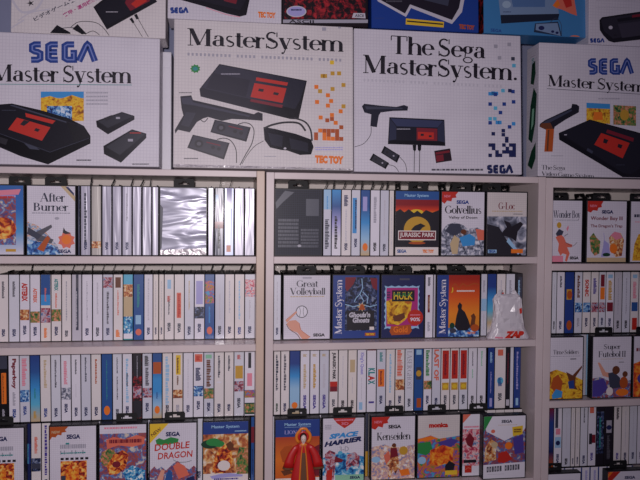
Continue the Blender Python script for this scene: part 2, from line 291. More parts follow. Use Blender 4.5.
# ------------------------------------------------------------------ print on a flat face (x to the right, z up, facing -y)
class Print:
    STEP = .00003; lim = None
    def __init__(s, mapf, y=0.0):
        s.map = mapf; s.parts = {}; s.order = []; s.y = y; s.k = 1; s.into('printed_picture')
    def into(s, n):
        if n not in s.parts: s.parts[n] = MB(); s.order.append(n)
        s.cur = s.parts[n]; return s
    def m(s, c): return mat(c) if isinstance(c, str) else c
    def raw(s, polys, c):
        s.k += 1; y = s.y-s.k*s.STEP; c = s.m(c); L = s.lim
        for p in polys:
            q = [(min(max(a, L[0]), L[1]), y, min(max(b, L[2]), L[3])) for a, b in p] if L else [(a, y, b) for a, b in p]
            ar = abs(sum(q[i][0]*q[(i+1) % len(q)][2]-q[(i+1) % len(q)][0]*q[i][2] for i in range(len(q))))
            if ar > 1e-9: s.cur.face(q, c)
        return s
    def poly(s, pts, c): return s.raw([[s.map(*p) for p in pts]], c)
    def polys(s, ps, c): return s.raw([[s.map(*p) for p in q] for q in ps], c)
    def rect(s, u0, v0, u1, v1, c): return s.poly([(u0, v0), (u1, v0), (u1, v1), (u0, v1)], c)
    def ell(s, cx, cy, rx, ry, c, n=18): return s.poly([(cx+rx*math.cos(i*2*math.pi/n), cy+ry*math.sin(i*2*math.pi/n)) for i in range(n)], c)
    def star(s, cx, cy, rx, ry, c, n=9, q=.7): return s.poly([(cx+rx*(1 if i % 2 else q)*math.cos(i*math.pi/n), cy+ry*(1 if i % 2 else q)*math.sin(i*math.pi/n)) for i in range(2*n)], c)
    def line(s, pts, w, c, sm=True):
        q = [s.map(*p) for p in pts]; return s.raw(ribbon(smooth(q) if sm and len(q) > 2 else q, w), c)
    def place(s, T, o, ex, ey, c):
        s.k += 1; y = s.y-s.k*s.STEP; vs, fs = T[0], T[1]
        s.cur.mesh([(o[0]+ex[0]*a+ey[0]*b, y, o[1]+ex[1]*a+ey[1]*b) for a, b in vs], fs, s.m(c)); return s
    def fit(s, T, u0, v0, u1, v1, c, rot=0):
        """letters into the rectangle; rot -90 reads downwards, 90 reads upwards"""
        a = s.map(u0, v1); b = s.map(u1, v0); W, H = b[0]-a[0], b[1]-a[1]; tw, th = T[2], T[3]
        if rot == 0: return s.place(T, a, (W/tw, 0), (0, H/th), c)
        if rot < 0: return s.place(T, (a[0], b[1]), (0, -H/tw), (W/th, 0), c)
        return s.place(T, (b[0], a[1]), (0, H/tw), (-W/th, 0), c)
    def base(s, T, A, B, h, c):
        """letters along the line A->B (map units), h = height in map units at A"""
        a = s.map(*A); b = s.map(*B); t = s.map(A[0], A[1]-h); H = math.hypot(t[0]-a[0], t[1]-a[1])/T[3]; dx, dy = b[0]-a[0], b[1]-a[1]; l = math.hypot(dx, dy)
        return s.place(T, a, (dx/T[2], dy/T[2]), (-dy/l*H, dx/l*H), c)
    def sega(s, u0, v0, u1, v1, c='sega', stripe='#7484c4', rot=0):
        def mp(p, q):
            if rot == 0: return s.map(u0+(u1-u0)*p, v1+(v0-v1)*q)
            return s.map(u0+(u1-u0)*q, v0+(v1-v0)*p)
        a = mp(0, 0); b = mp(1, 1); H = min(abs(b[0]-a[0]), abs(b[1]-a[1]))
        s.raw([q for st in SEGA for q in ribbon([mp(*p) for p in st], H*(.265 if stripe else .30))], c)
        if stripe: s.raw([q for st in SEGA for q in ribbon([mp(*p) for p in st], H*.055)], stripe)
        return s
    def marks(s, u0, v0, u1, v1, c, n=1, rot=0, fill=.7):
        """lines of lettering too small to read: short dashes"""
        R = []
        rr = random.Random(int(abs(u0*977+v0*1313)*10))
        for i in range(n):
            if rot == 0:
                t = (v1-v0)/n; y0 = v0+t*i; x = u0
                while x < u1:
                    l = (u1-u0)*rr.uniform(.02, .09); R.append([(x, y0), (min(x+l, u1), y0), (min(x+l, u1), y0+t*fill), (x, y0+t*fill)]); x += l+(u1-u0)*.014
            else:
                t = (u1-u0)/n; x0 = u0+t*i; y = v0
                while y < v1:
                    l = (v1-v0)*rr.uniform(.02, .08); q = t*fill*rr.uniform(.55, 1); R.append([(x0, y), (x0+q, y), (x0+q, min(y+l, v1)), (x0, min(y+l, v1))]); y += l+(v1-v0)*.012
        return s.polys(R, c)
    def build(s, parent, only=None):
        for n in s.order: s.parts[n].build(n, parent)

# ------------------------------------------------------------------ room and bookcases
def struct(name, b):
    o = b.build(name); o['kind'] = 'structure'; return o
b = MB(); b.box(-3, 4, .30, .40, 0, 2.7, melamine('painted_wall', '#8d92b0', .8)); struct('wall_back', b)
b = MB(); b.box(-3, 4, -3.2, .40, -.1, 0, melamine('floor_boards', '#6c5646', .5)); struct('floor', b)
H0 = EYE
def bookcase(label, x0, x1, topz, topb, boards, right_edge=SHELF):
    t = thing('bookcase', label, 'bookcase', (x0, 0, 0), group='white bookcases standing side by side')
    W = x1-x0; dep = .25; p = .0215
    top = H0+topz
    for a, e in ((0, SHELF), (W-p, right_edge)):
        b = MB(); b.box(a, a+p, 0, dep, 0, top, e, .0012); b.build('side_panel', t)
    b = MB(); b.box(p+.0002, W-p-.0002, .0005, dep, H0+topb, top-.0003, SHELF, .0012); b.build('top_board', t)
    for z in boards:
        b = MB(); b.box(p+.0002, W-p-.0002, .0005, dep-.005, H0+z-.0195, H0+z, SHELF, .0012); b.build('shelf', t)
    b = MB(); b.box(p+.0002, W-p-.0002, dep-.004, dep, 0, H0+topb-.0002, BACKP); b.build('back_panel', t)
    b = MB(); b.box(p+.0002, W-p-.0002, .02, .035, 0, .06, SHELF); b.build('plinth', t)
    return t
ZL1, ZL2, ZL3 = -.098, -.3355, -.735
bookcase('white bookcase at the left, its right panel edged in cream', -.705, .0927, .1322, .1152, [ZL1, ZL2, ZL3, -1.10, -1.47], EDGE)
bookcase('white bookcase in the middle between two narrow dark joints', .0968, .8915, .1296, .1115, [ZL1, ZL2, ZL3, -1.10, -1.47])
ZR1, ZR2, ZR3 = -.118, -.5145, -.917
bookcase('white bookcase at the right edge, its boards set at other heights', .8925, 1.6925, .1275, .1, [ZR1, ZR2, ZR3, -1.25, -1.49])

# ------------------------------------------------------------------ game cases
CH, CW, CD = .185, .133, .027      # height, cover width, thickness
def tab_mesh(along_y=False):
    """black hanger with a euro slot, standing on z=0, 55 mm wide"""
    b = MB(); h, t = .0222, .0011
    def bx(a0, a1, z0, z1):
        if along_y: b.box(-t/2, t/2, a0, a1, z0, z1, TABM)
        else: b.box(a0, a1, -t/2, t/2, z0, z1, TABM)
    bx(-.0275, -.014, 0, h-.003); bx(.014, .0275, 0, h-.003); bx(-.014, .014, 0, .007); bx(-.0255, .0255, .0155, h); bx(-.014, -.005, .0115, .0157); bx(.005, .014, .0115, .0157)
    return b.data('hang_tab')
TABX, TABY = tab_mesh(), tab_mesh(True)
def stub():
    b = MB(); b.box(-.0006, .0006, -.0275, .0275, 0, .0045, TABM); b.box(-.0016, .0006, -.012, .012, 0, .0042, TABM); return b.data('hang_tab')
STUB = stub()
SHELLS = {}
def shell_mesh(wd, dp):
    k = (round(wd, 4), round(dp, 4))
    if k not in SHELLS:
        b = MB(); b.box(-wd/2, wd/2, .0012, dp, 0, CH, PLASTIC, .0009); SHELLS[k] = b.data('case_shell')
    return SHELLS[k]
FOILS = ['foil_a', 'foil_b', 'foil_c']
ORD = ['', 'first', 'second', 'third', 'fourth', 'fifth', 'sixth', 'seventh', 'eighth', 'ninth', 'tenth', 'eleventh', 'twelfth', 'thirteenth', 'fourteenth', 'fifteenth',
 'sixteenth', 'seventeenth', 'eighteenth', 'nineteenth', 'twentieth', 'twenty-first', 'twenty-second', 'twenty-third', 'twenty-fourth', 'twenty-fifth', 'twenty-sixth', 'twenty-seventh', 'twenty-eighth', 'twenty-ninth']
def spine_print(wd, spec, seed):
    items = spec.split('|'); base = items[0]
    b = MB()
    bm = [PAPER, mat('#dcdce8', .3, .3, '_sleeve'), mat('#e6dedf', .4, .2, '_sleeve'), mat('#d6d6e4', .26, .35, '_sleeve')][(seed*7+seed//3) % 4]
    if base.startswith('foil'):
        c = {'foil': '#b9b6c8', 'foily': '#bab4b0', 'foilb': '#b4bfe0', 'foild': '#30344e'}[base]
        bm = foil_mat(base+str(seed % 3), c, 70, 2+2*(seed % 3), .9, .34, .1, .0018)
    elif base == 'grid': bm = COVERG
    elif base.startswith('ramp'): bm = ramp(base.split(':')[1:], .004, CH-.004)
    elif base.startswith('art'): bm = art(base.split(':')[1], 60, seed)
    elif base != 'white': bm = mat(base, .36, .25)
    e = .0014 if base.startswith('foil') else .0007
    b.box(-wd/2+e, wd/2-e, 0, .02, .0022, CH-.0022, bm, .0006)
    pr = Print(lambda u, v: (-wd/2+e+(wd-2*e)*u, CH-.0022-(CH-.0044)*v)); pr.parts = {'x': b}; pr.cur = b
    for it in items[1:]:
        q = it.split(':'); k = q[0]
        if k == 'g':
            v0, v1, c = (float(q[1]), float(q[2]), q[3]) if len(q) > 3 else (.81, .925, 'navy')
            pr.fit(sans('SEGA', .04), .32, v0, .66, v1, c, -90)
        elif k in 'ts':
            v0, v1, c = float(q[2]), float(q[3]), q[4]; ww = float(q[5]) if len(q) > 5 else .45
            T = sans(q[1], .03) if k == 't' else serif(q[1]); pr.fit(T, .5-ww/2, v0, .5+ww/2, v1, c, -90)
        elif k == 'm':
            v0, v1, c = float(q[1]), float(q[2]), q[3]; ww = float(q[4]) if len(q) > 4 else .2; pr.marks(.5-ww/2, v0, .5+ww/2, v1, c, 1, 1, 1)
        elif k == 'b':
            u0_, u1_ = (float(q[4]), float(q[5])) if len(q) > 5 else (0.02, .98); pr.rect(u0_, float(q[1]), u1_, float(q[2]), q[3])
        elif k == 'a': pr.rect(.02, float(q[1]), .98, float(q[2]), art(q[3], 75, seed))
        elif k == 'c': pr.ell(.5, float(q[1]), .3, float(q[2]), q[3])
    return b
NSP = [0]
def spine_case(X0, X1, Y, z, spec, label, group, tab=1, tilt=0.0):
    NSP[0] += 1; wd = X1-X0; sd = NSP[0]
    t = thing('game_case', label, 'game case', ((X0+X1)/2, Y, H0+z+.0004), (0, tilt, 0), group)
    link('case_shell', shell_mesh(wd-.0005, CW), t)
    spine_print(wd, spec, sd).build('spine_label', t)
    o = link('hang_tab', TABY if tab == 1 else STUB, t) if tab else None
    if o:
        o.location = (0, .066, CH+.0003)
        if tab == 1: o.rotation_euler = (0, .30+.18*math.sin(sd*2.1), math.atan2(-(X0+X1)/2, 1.95)*.75)
    return t
def row(items, Y, z, place, group, tilts=None):
    """items: (x0px, x1px, spec, description, tab)"""
    for i, it in enumerate(items):
        a, b_, spec, desc = it[:4]; tab = it[4] if len(it) > 4 else (1 if rnd.random() < .55 else 2)
        X0 = x_at(a, Y, H0+z+.09); X1 = x_at(b_, Y, H0+z+.09)
        nm = place % ORD[i+1]
        spine_case(X0, X1, Y, z, spec, desc+', '+nm, group, tab, tilts(i) if tilts else 0)
def hidden(x0, x1, Y, z, label, group, first=None, wd=.0272, spec='white|g', tab=1):
    n = int((x1-x0)/wd); src = None
    for i in range(n):
        loc = (x0+wd*(i+.5), Y, H0+z+.0004)
        if src is None: c = src = spine_case(x0, x0+wd, Y, z, spec, label, group, tab)
        else: c = copy_tree(src, loc)
        if tab:
            c['label'] = label+', %s from the left' % ORD[i+1]
            for ch in c.children:
                if ch.name.startswith('hang_tab'):
                    if i % 3 == 1: ch.data = STUB
                    ch.rotation_euler = (0, .22*math.sin(i*2.3), .08*math.sin(i*1.7))
def face_case(a, b_, Y, z, label, group, draw, cover=None, tab=.5, yaw=0.0, lean=0.0):
    X0 = x_at(a, Y, H0+z+.09); X1 = x_at(b_, Y, H0+z+.09); wd = X1-X0
    t = thing('game_case', label, 'game case', ((X0+X1)/2, Y, H0+z+.0004), (lean, 0, yaw), group)
    link('case_shell', shell_mesh(wd-.0006, CD), t)
    e = .0034; b = MB(); cm = cover or COVERG
    b.box(-wd/2+e, wd/2-e, .0006, .003, e, CH-e, cm); c = b.build('paper_cover', t)
    pr = Print(lambda u, v: (-wd/2+e+(wd-2*e)*u, CH-e-(CH-2*e)*v), .0006)
    draw(pr); pr.build(c)
    if tab is not None:
        o = link('hang_tab', TABX, t); o.location = (-wd/2+wd*tab, CD-.004, CH-.0003)
    return t

# ---- left bookcase, top row
GT = 'game cases on the top shelf of the left bookcase'
YR1 = .010
L1 = [(77.4, 80.3, 'foild', 'thin dark game case', 0), (80.5, 90.6, 'foil|m:.1:.85:slate:.3|g', 'shiny case with grey lettering', 1), (91.1, 101.5, 'foily|a:.8:.9:warm', 'shiny yellowish case', 2),
 (101.9, 111.8, 'foil|g', 'shiny pale case', 1), (112.2, 121.7, 'foil|g', 'shiny pale case', 2), (122.1, 132, 'foil|m:.1:.5:grey|g', 'shiny pale case with faint lettering', 1),
 (132.3, 141.6, 'foil', 'bright shiny case', 1), (142.2, 151.7, 'foil', 'bright shiny case', 1), (152, 158.6, 'foil', 'bright narrow case', 2)]
L1b = [(207.9, 213.8, 'foil', 'narrow shiny case', 2), (214.3, 223.9, 'foild|b:.1:.2:ltblue:.1:.4|b:.5:.6:dred|m:.55:.9:black:.3', 'dark navy shiny case', 1), (224.2, 234, 'foilb|b:0:.3:purple:.2:.8|b:.85:.95:flesh:.2:.7', 'lavender blue shiny case', 1),
 (234.4, 244.1, 'foil', 'bright shiny case', 2), (244.5, 254.6, 'foil', 'bright shiny case against the panel', 2)]
row(L1, YR1, ZL1, '%s spine right of the white jet-plane cover', GT)
row(L1b, YR1, ZL1, '%s spine right of the crumpled silver cover', GT)
def d_sky(p):
    p.into('cover_picture').rect(0, 0, 1, 1, ramp(['#dcd8e6', '#5aa0d8', '#2f6fc0', '#3a6ab0'], .004, .178)); p.rect(-.0, .16, .84, .86, art('battle', 42, 3)); p.ell(.55, .62, .3, .16, art('fire', 30, 5)); p.rect(0, .14, .84, .17, 'lilac')
    p.into('title_lettering').polys([[(.3, .08), (.95, .05), (.9, .13), (.3, .15)]], 'pink').marks(.35, .15, .8, .2, 'red', 1)
    p.into('maker_logo').rect(.62, .92, .84, .96, 'gold')
face_case(-25, 24.6, YR1, ZL1, 'sky-blue game case with a framed battle painting, cut by the left picture edge', 'front-facing covers on the left top shelf', d_sky, tab=.85)
def d_jet(p):
    p.into('title_lettering').fit(serif('After'), .26, .10, .79, .225, 'slate'); p.fit(serif('Burner'), .13, .245, .86, .36, 'slate').marks(.1, .385, .9, .41, 'grey')
    p.into('cover_picture').poly([(0, .52), (.2, .57), (.42, .7), (.62, .86), (.7, 1), (0, 1)], art('jet', 60, 2)).poly([(0, .78), (.5, .85), (.75, 1), (0, 1)], art('blue', 40, 3))
    p.poly([(.1, .7), (.5, .56), (.52, .6), (.3, .72), (.55, .78), (.5, .84), (.2, .8)], 'dgrey').poly([(.02, .6), (.3, .72), (.22, .78), (.0, .7)], 'slate').poly([(.2, .92), (.42, .72), (.48, .76), (.34, .96)], 'rust')
    p.star(.82, .79, .19, .13, 'salmon', 8, .75).ell(.82, .78, .1, .07, 'orange').poly([(.74, .68), (.76, .6), (.8, .65), (.92, .69), (.8, .7)], 'charcoal').ell(.62, .47, .05, .02, 'grey')
    p.into('corner_ribbon').poly([(.7, 0), (.82, 0), (1, .14), (1, .22)], 'tan').poly([(.8, .01), (.86, .01), (.98, .1), (.98, .14)], 'navy')
    p.into('maker_logo').fit(sans('SEGA', .03), .64, .925, .92, .98, 'navy')
face_case(25.8, 76.3, YR1, ZL1, 'white game case with grey jet plane and orange explosion under serif title', 'front-facing covers on the left top shelf', d_jet, tab=.55)
FOILF = foil_mat('crumpled_sleeve', '#b4b4c6', 9, 30, 1, .32, .15, .014)
def d_foil(p):
    p.into('sleeve_fold').polys([[(0, .25), (.06, .3), (.03, .9), (0, .93)]], 'slate').poly([(.0, .93), (1, .9), (1, 1), (0, 1)], foil_mat('fold_strip', '#cfc8cc', 60, 60, .8, .3, .2, .005))
face_case(159, 207.4, YR1, ZL1, 'silver game case in a crumpled reflective sleeve between the shiny spines', 'front-facing covers on the left top shelf', d_foil, FOILF, tab=.5)

# ---- left bookcase, second row
G2 = 'game cases on the second shelf of the left bookcase'
L2 = [(-1.6, 8.4, 'white|m:.1:.35:dgrey:.3|g', 'white case cut by the picture edge', 2), (8.8, 19.4, 'white|m:.1:.33:dgrey:.3|g', 'white case with grey title', 2),
 (19.7, 29.7, 'white|t:ASTERIX:.12:.4:red:.62|a:.52:.68:warm|g:.76:.9:navy', 'white case with large red title', 1), (30, 40.2, 'white|t:ASTERIX:.2:.42:salmon:.4|a:.55:.72:jungle|g:.78:.92:navy', 'white case with small red title and green picture', 2),
 (40.5, 50.8, 'cream|b:0:.46:blue|b:.3:.46:sky|m:.2:.4:salmon:.2|a:.5:.72:redgrey|m:.8:.95:orange:.35', 'blue-topped case with orange mark below', 2),
 (51.2, 61.4, 'white|t:ASTERIX:.06:.24:teal:.4|m:.28:.5:salmon:.2|a:.52:.7:jungle|g:.78:.92:navy', 'white case with teal and pink title', 2), (61.8, 71.3, 'white|m:.1:.7:grey:.15|g:.84:.94:slate', 'white case with faint title', 1),
 (71.8, 81.6, 'ash|b:0:.84:slate:.42:.7|b:.05:.2:dgrey:.45:.65|m:.25:.8:ash:.1', 'grey case with dark central stripe', 1), (82, 92.2, 'white|m:.1:.7:grey:.1|g', 'white case with hairline title', 1), (92.7, 102.5, 'white|m:.12:.6:ash:.2|g:.8:.94:slate', 'white case with pale title', 1),
 (102.9, 112.9, 'white|a:.04:.2:redgrey|m:.26:.75:dgrey:.25|g', 'white case with picture at top and black title', 1), (113.3, 122.9, 'white|b:.04:.2:brown:.2:.8|m:.24:.62:salmon:.15|m:.84:.95:orange:.5', 'white case with brown square and orange mark', 2),
 (123.2, 133, 'teal|b:0:.2:cyan|a:.15:.34:warm|b:.34:.64:tan|a:.64:.9:aqua|b:.9:.98:white', 'teal and tan patterned case', 1), (133.3, 143.8, 'blue|m:.15:.5:teal:.3|b:.62:.76:ltblue:.2:.75|c:.88:.05:salmon', 'blue case with pale square', 1),
 (144.2, 152.8, 'white|m:.06:.7:ash:.2|g', 'white case with pale lettering', 2), (153.1, 158.5, 'cream|m:.1:.7:grey:.12|g', 'narrow white case', 2), (158.9, 164, 'cream|m:.1:.7:grey:.12|g', 'narrow white case', 2),
 (164.3, 174, 'white|b:.08:.22:ltblue:.3:.7|m:.33:.42:red:.4|m:.4:.62:dgrey:.2|g:.74:.88:slate', 'white case with red and grey script', 1), (174.3, 184.2, 'white|b:.28:.67:salmon:.22:.7|m:.3:.66:red:.3|g:.75:.9:slate', 'white case with broad red panel', 2),
 (184.5, 194, 'white|m:.1:.55:tan:.15|g:.8:.94:navy', 'white case with tan hairline title', 2), (194.4, 204.5, 'white|b:.1:.46:lilac:.15:.85|a:.5:.68:night|g:.76:.9:navy', 'white case with lilac panel above dark picture', 1),
 (204.8, 214.5, 'blue|a:.1:.45:comic|m:.5:.75:sky:.2|c:.87:.06:salmon', 'blue case with greenish picture', 1), (215, 224.6, 'white|m:.3:.7:ash:.2|g:.8:.94:slate', 'white shiny case right of the blue one', 1), (225, 234.3, 'white|m:.1:.6:ash:.2|g', 'plain white case', 2),
 (234.7, 244.4, 'white|m:.1:.7:ltblue:.2|g:.82:.94:sega', 'white case with pale blue lettering', 1), (244.8, 255, 'white|a:.08:.35:pinky|m:.4:.7:ash:.2|g', 'white case with pink patch at top', 1)]
row(L2, .078, ZL2, '%s spine on the left second shelf', G2)

# ---- left bookcase, third row: two tiers of cases, covers in front of the lower tier
ZB = ZL3; ZT = ZL3+CH+.0006; YT = .060
G3 = 'game cases in the upper tier of the left third shelf'
L3 = [(-1, 8.3, 'black|b:0:.2:slate|b:.26:.72:orange:.3:.85|m:.28:.7:brown:.15|m:.8:.95:grey:.3', 'black case with orange panel', 2), (9, 19.8, 'white|t:Paperboy:.05:.5:dred:.5|m:.55:.75:grey:.3|g:.8:.94:sega', 'white case with dark red title', 2),
 (20, 30.2, 'white|m:.05:.46:pink:.55|a:.52:.7:blue|g:.76:.9:sega', 'white case with pink title and blue picture', 2), (30.5, 40.3, 'ramp:tan:cyan:sky:blue:royal|m:.5:.65:teal:.2|m:.84:.95:gold:.4', 'case fading from blue to pale sky', 2),
 (40.6, 51, 'white|m:.08:.5:tan:.3|g:.8:.94:sega', 'white case with tan lettering', 2), (51.3, 61, 'white|m:.08:.5:dgrey:.22|g:.8:.94:navy', 'white case with grey lettering', 2), (61.3, 71.2, 'white|m:.1:.45:pink:.45|a:.5:.68:grey|g:.74:.88:navy', 'white case with pink title and grey figure picture', 2),
 (71.6, 80.9, 'white|m:.08:.3:dgrey:.2|m:.45:.65:ash:.1|g:.8:.94:navy', 'white case with short grey title', 2), (81.3, 91, 'white|m:.05:.42:slate:.2|g:.8:.94:navy', 'white case with slate title', 2), (91.4, 101.3, 'white|m:.08:.45:rust:.2|g:.8:.94:navy', 'white case with brownish title', 2),
 (101.7, 112.4, 'blue|m:.1:.7:teal:.1|c:.86:.07:orange', 'plain blue case with orange spot', 2), (112.8, 122.2, 'white|m:.06:.3:slate:.15|m:.35:.7:dgrey:.15|g:.84:.95:slate', 'white case with thin slate title', 2), (122.6, 132.3, 'white|m:.08:.75:ltblue:.3|m:.3:.5:dgrey:.2|g:.8:.94:navy', 'white case with pale blue lettering', 2),
 (132.8, 142, 'art:reddark|b:0:.35:ink|a:.5:.68:redgrey|b:.72:.98:charcoal|m:.04:.38:grey:.1', 'black case with reddish picture', 2), (142.4, 152.2, 'white|m:.04:.2:ink:.55|m:.22:.5:dgrey:.4|a:.53:.68:redgrey|g:.76:.9:navy', 'white case with black title and pink picture', 2),
 (152.5, 162, 'ramp:tan:ltblue:sky:sky:blue:blue|b:.14:.32:rust:.05:.95|m:.6:.7:blue:.2|c:.87:.06:orange', 'sky-blue case with rust patch', 2), (162.4, 172.4, 'white|m:.06:.8:ltblue:.4|g:.8:.94:slate', 'white case with long blue-grey title', 2),
 (172.8, 182.8, 'cream|b:.04:.34:yellow:.3:.8|m:.08:.32:brown:.2|m:.36:.5:brown:.2|a:.57:.7:warm|g:.8:.92:grey', 'white case with yellow title', 2), (183.2, 193.1, 'white|m:.1:.7:ash:.12|g', 'white case with hairline title', 2),
 (193.4, 203.5, 'white|b:.03:.15:salmon:.1:.9|m:.06:.13:red:.5|m:.24:.44:navy:.6|a:.52:.68:blue|g:.75:.89:navy', 'white case with red square and navy title', 2), (203.8, 213.8, 'white|b:.04:.1:mint:.15:.8|m:.12:.54:brown:.5|a:.56:.72:jungle|g:.78:.92:navy', 'white case with brown lettering and green picture', 2),
 (214.2, 224, 'white|m:.06:.4:slate:.25|c:.47:.012:white|g:.8:.94:navy', 'white case with dark short title', 2), (224.4, 233.7, 'white|m:.06:.3:slate:.25|g', 'white case with slate short title', 2), (234, 244, 'white|m:.05:.12:red:.4|b:.22:.42:gold:.1:.9|a:.46:.62:redgrey|g:.72:.88:slate', 'white case with gold square and red picture', 2),
 (244.4, 254.8, 'white|b:.02:.26:charcoal:.35:.65|b:.34:.54:pink:.25:.75|a:.6:.72:comic|b:.8:.98:dgreen|a:.82:.95:jungle', 'white case with green and pink blocks', 2)]
row(L3, YT, ZT, '%s spine in left third-shelf upper tier', G3, lambda i: -.011*max(0, 1-i/18))
hidden(-.66, -.555, YT, ZB, 'white game case in the lower tier behind the leftmost striped cover', 'hidden lower tier of the left bookcase', tab=0)
LV = [(25.5, 30.8, 'navy|b:.3:.6:royal|m:.3:.6:cyan:.2', 'narrow dark blue case', 0), (31.1, 41.2, 'white|m:.2:.45:salmon:.35|a:.52:.72:night|b:.6:.68:slate|g:.85:.98:purple', 'white case with orange letters over dark silhouettes', 0), (41.6, 50.6, 'white|m:.03:.78:purple:.35|g:.84:.98:navy', 'white case with long violet title', 0)]
row(LV, YT, ZB, '%s spine right of the leftmost film-strip cover', 'lower tier spines between the left covers')
xh = x_at(51, YT, H0+ZB+.09)
hidden(xh, x_at(244, YT, H0+ZB+.09), YT, ZB, 'game case in the lower tier behind the front-facing covers of the left bookcase', 'hidden lower tier of the left bookcase', tab=0)
row([(245.5, 250.5, 'charcoal', 'narrow dark case', 0), (250.8, 254.3, 'blue|b:.15:.4:dred|m:.5:.9:navy:.3', 'narrow blue case with red patch', 0)], YT, ZB, '%s spine right of the jungle cover', 'lower tier spines at the panel')
YF = .028
GF = 'front-facing covers on the left third shelf'
def d_film(p, new=False):
    if new: p.into('corner_burst').poly([(0, 0), (.4, 0), (.33, .05), (.36, .08), (.26, .09), (.25, .13), (.17, .12), (.12, .16), (.05, .15), (0, .2)], 'rust').fit(sans('NEW'), .04, .06, .22, .1, 'tan')
    p.into('maker_logo').fit(sans('SEGA', .03), .36, .12, .66, .19, 'navy')
    p.into('title_lettering').marks(.22, .27, .78, .36, 'grey', 1).polys([[(.22+.08*i, .36), (.25+.08*i, .36), (.25+.08*i, .42), (.22+.08*i, .42)] for i in (0, 1, 3, 4, 6)], 'grey').rect(.34, .245, .42, .27, 'teal').marks(.24, .39, .78, .42, 'teal')
    p.polys([[(.23+.107*i, .47), (.30+.107*i, .47), (.30+.107*i, .505), (.23+.107*i, .505)] for i in range(6)], 'ink')
    p.into('cover_picture').rect(.23, .52, .8, 1, art('fire', 50, 8)).poly([(.32, 1), (.36, .6), (.48, .56), (.5, .7), (.56, .6), (.62, .66), (.64, 1)], art('sunset', 60, 3)).rect(.24, .74, .34, 1, 'slate')
face_case(-25.4, 24.9, YF, ZB, 'white cover with orange film-strip picture, cut by the left picture edge', GF, d_film)
face_case(48.5, 97.2, YF, ZB, 'white cover with orange corner burst and orange film-strip picture', GF, lambda p: d_film(p, True), tab=None)
def d_jungle2(p):
    p.into('cover_picture').rect(0, .13, 1, 1, art('battle', 38, 12)).ell(.2, .5, .18, .14, art('jungle', 60, 2)).poly([(.15, .62), (.3, .45), (.5, .38), (.62, .46), (.56, .66), (.4, .74), (.2, .76)], art('fire', 45, 7)).ell(.36, .6, .09, .05, 'dred').poly([(.5, .72), (.7, .62), (.98, .7), (1, .9), (.6, .92)], art('aqua', 70, 6)).rect(0, .88, .6, 1, art('jungle', 50, 5))
    p.into('title_lettering').marks(.1, .03, .8, .07, 'pink').poly([(.14, .22), (.3, .18), (.55, .22), (.8, .16), (.97, .2), (.96, .3), (.7, .34), (.4, .31), (.16, .36)], 'salmon').marks(.2, .22, .9, .3, 'dred', 1)
face_case(98.3, 147.3, YF, ZB, 'busy jungle battle cover with wavy red title under a pale band', GF, d_jungle2, tab=.55)
def d_dragon(p):
    p.into('corner_ribbon').poly([(0, 0), (.4, 0), (0, .3)], 'yellow').place(sans('NEW'), p.map(.05, .2), (.011, .008), (-.006, .011), 'brown')
    p.into('maker_logo').fit(sans('SEGA', .03), .34, .13, .65, .2, 'navy')
    p.into('title_lettering').poly([(.12, .25), (.2, .22), (.3, .25), (.45, .21), (.62, .24), (.6, .3), (.35, .33), (.15, .32)], 'green').place(sans('DOUBLE'), p.map(.1, .42), (.0245, .0015), (.002, .0255), 'red').place(sans('DRAGON'), p.map(.17, .55), (.0215, .001), (.002, .0245), 'red').line([(.5, .56), (.62, .6), (.8, .6), (.9, .58)], .0012, 'dgreen')
    p.into('cover_picture').poly([(0, .72), (.1, .65), (.15, .7), (.25, .66), (.35, .72), (.5, .62), (.6, .58), (.75, .68), (.85, .72), (.95, .66), (1, .7), (1, 1), (0, 1)], art('battle', 60, 22)).poly([(.5, .66), (.6, .6), (.75, .66), (.85, .8), (.62, .86)], 'salmon').poly([(.1, .95), (.25, .7), (.32, .72), (.25, .97)], 'flesh').poly([(.28, .96), (.4, .7), (.48, .75), (.5, 1)], 'blue').poly([(.7, 1), (.8, .85), (.95, .82), (1, 1)], 'navy')
face_case(148.5, 197.5, YF, ZB, 'white cover with red brush title, green dragon and yellow corner ribbon', GF, d_dragon, tab=.52)
def d_palms(p):
    p.into('cover_picture').rect(0, 0, 1, 1, 'cream').rect(0, 0, 1, .19, 'royal').rect(0, .19, 1, .8, art('warm', 30, 9)).ell(.15, .34, .2, .07, 'dgreen').ell(.22, .31, .16, .06, 'green').ell(.35, .34, .12, .05, 'green').poly([(.8, .4), (1, .42), (1, .82), (.75, .82), (.72, .6)], art('jungle', 50, 3)).poly([(.2, .78), (.25, .55), (.35, .42), (.5, .34), (.62, .42), (.66, .6), (.6, .74), (.42, .8)], art('fire', 45, 31)).ell(.46, .68, .14, .08, 'cream').poly([(.5, .35), (.6, .3), (.68, .36), (.66, .45), (.56, .44)], 'brown')
    p.into('title_lettering').fit(sans('Master System'), .18, .05, .8, .11, 'ltblue').marks(.7, .14, .96, .165, 'ltblue').poly([(.15, .84), (.35, .81), (.6, .8), (.88, .83), (.88, .86), (.6, .86), (.2, .88)], 'lilac').marks(.24, .875, .78, .91, 'purple').rect(.68, .94, .85, .98, 'gold')
face_case(202, 249.3, YF, ZB, 'blue-banded cover with a palm jungle painting, nearest the cream panel', GF, d_palms, tab=None)

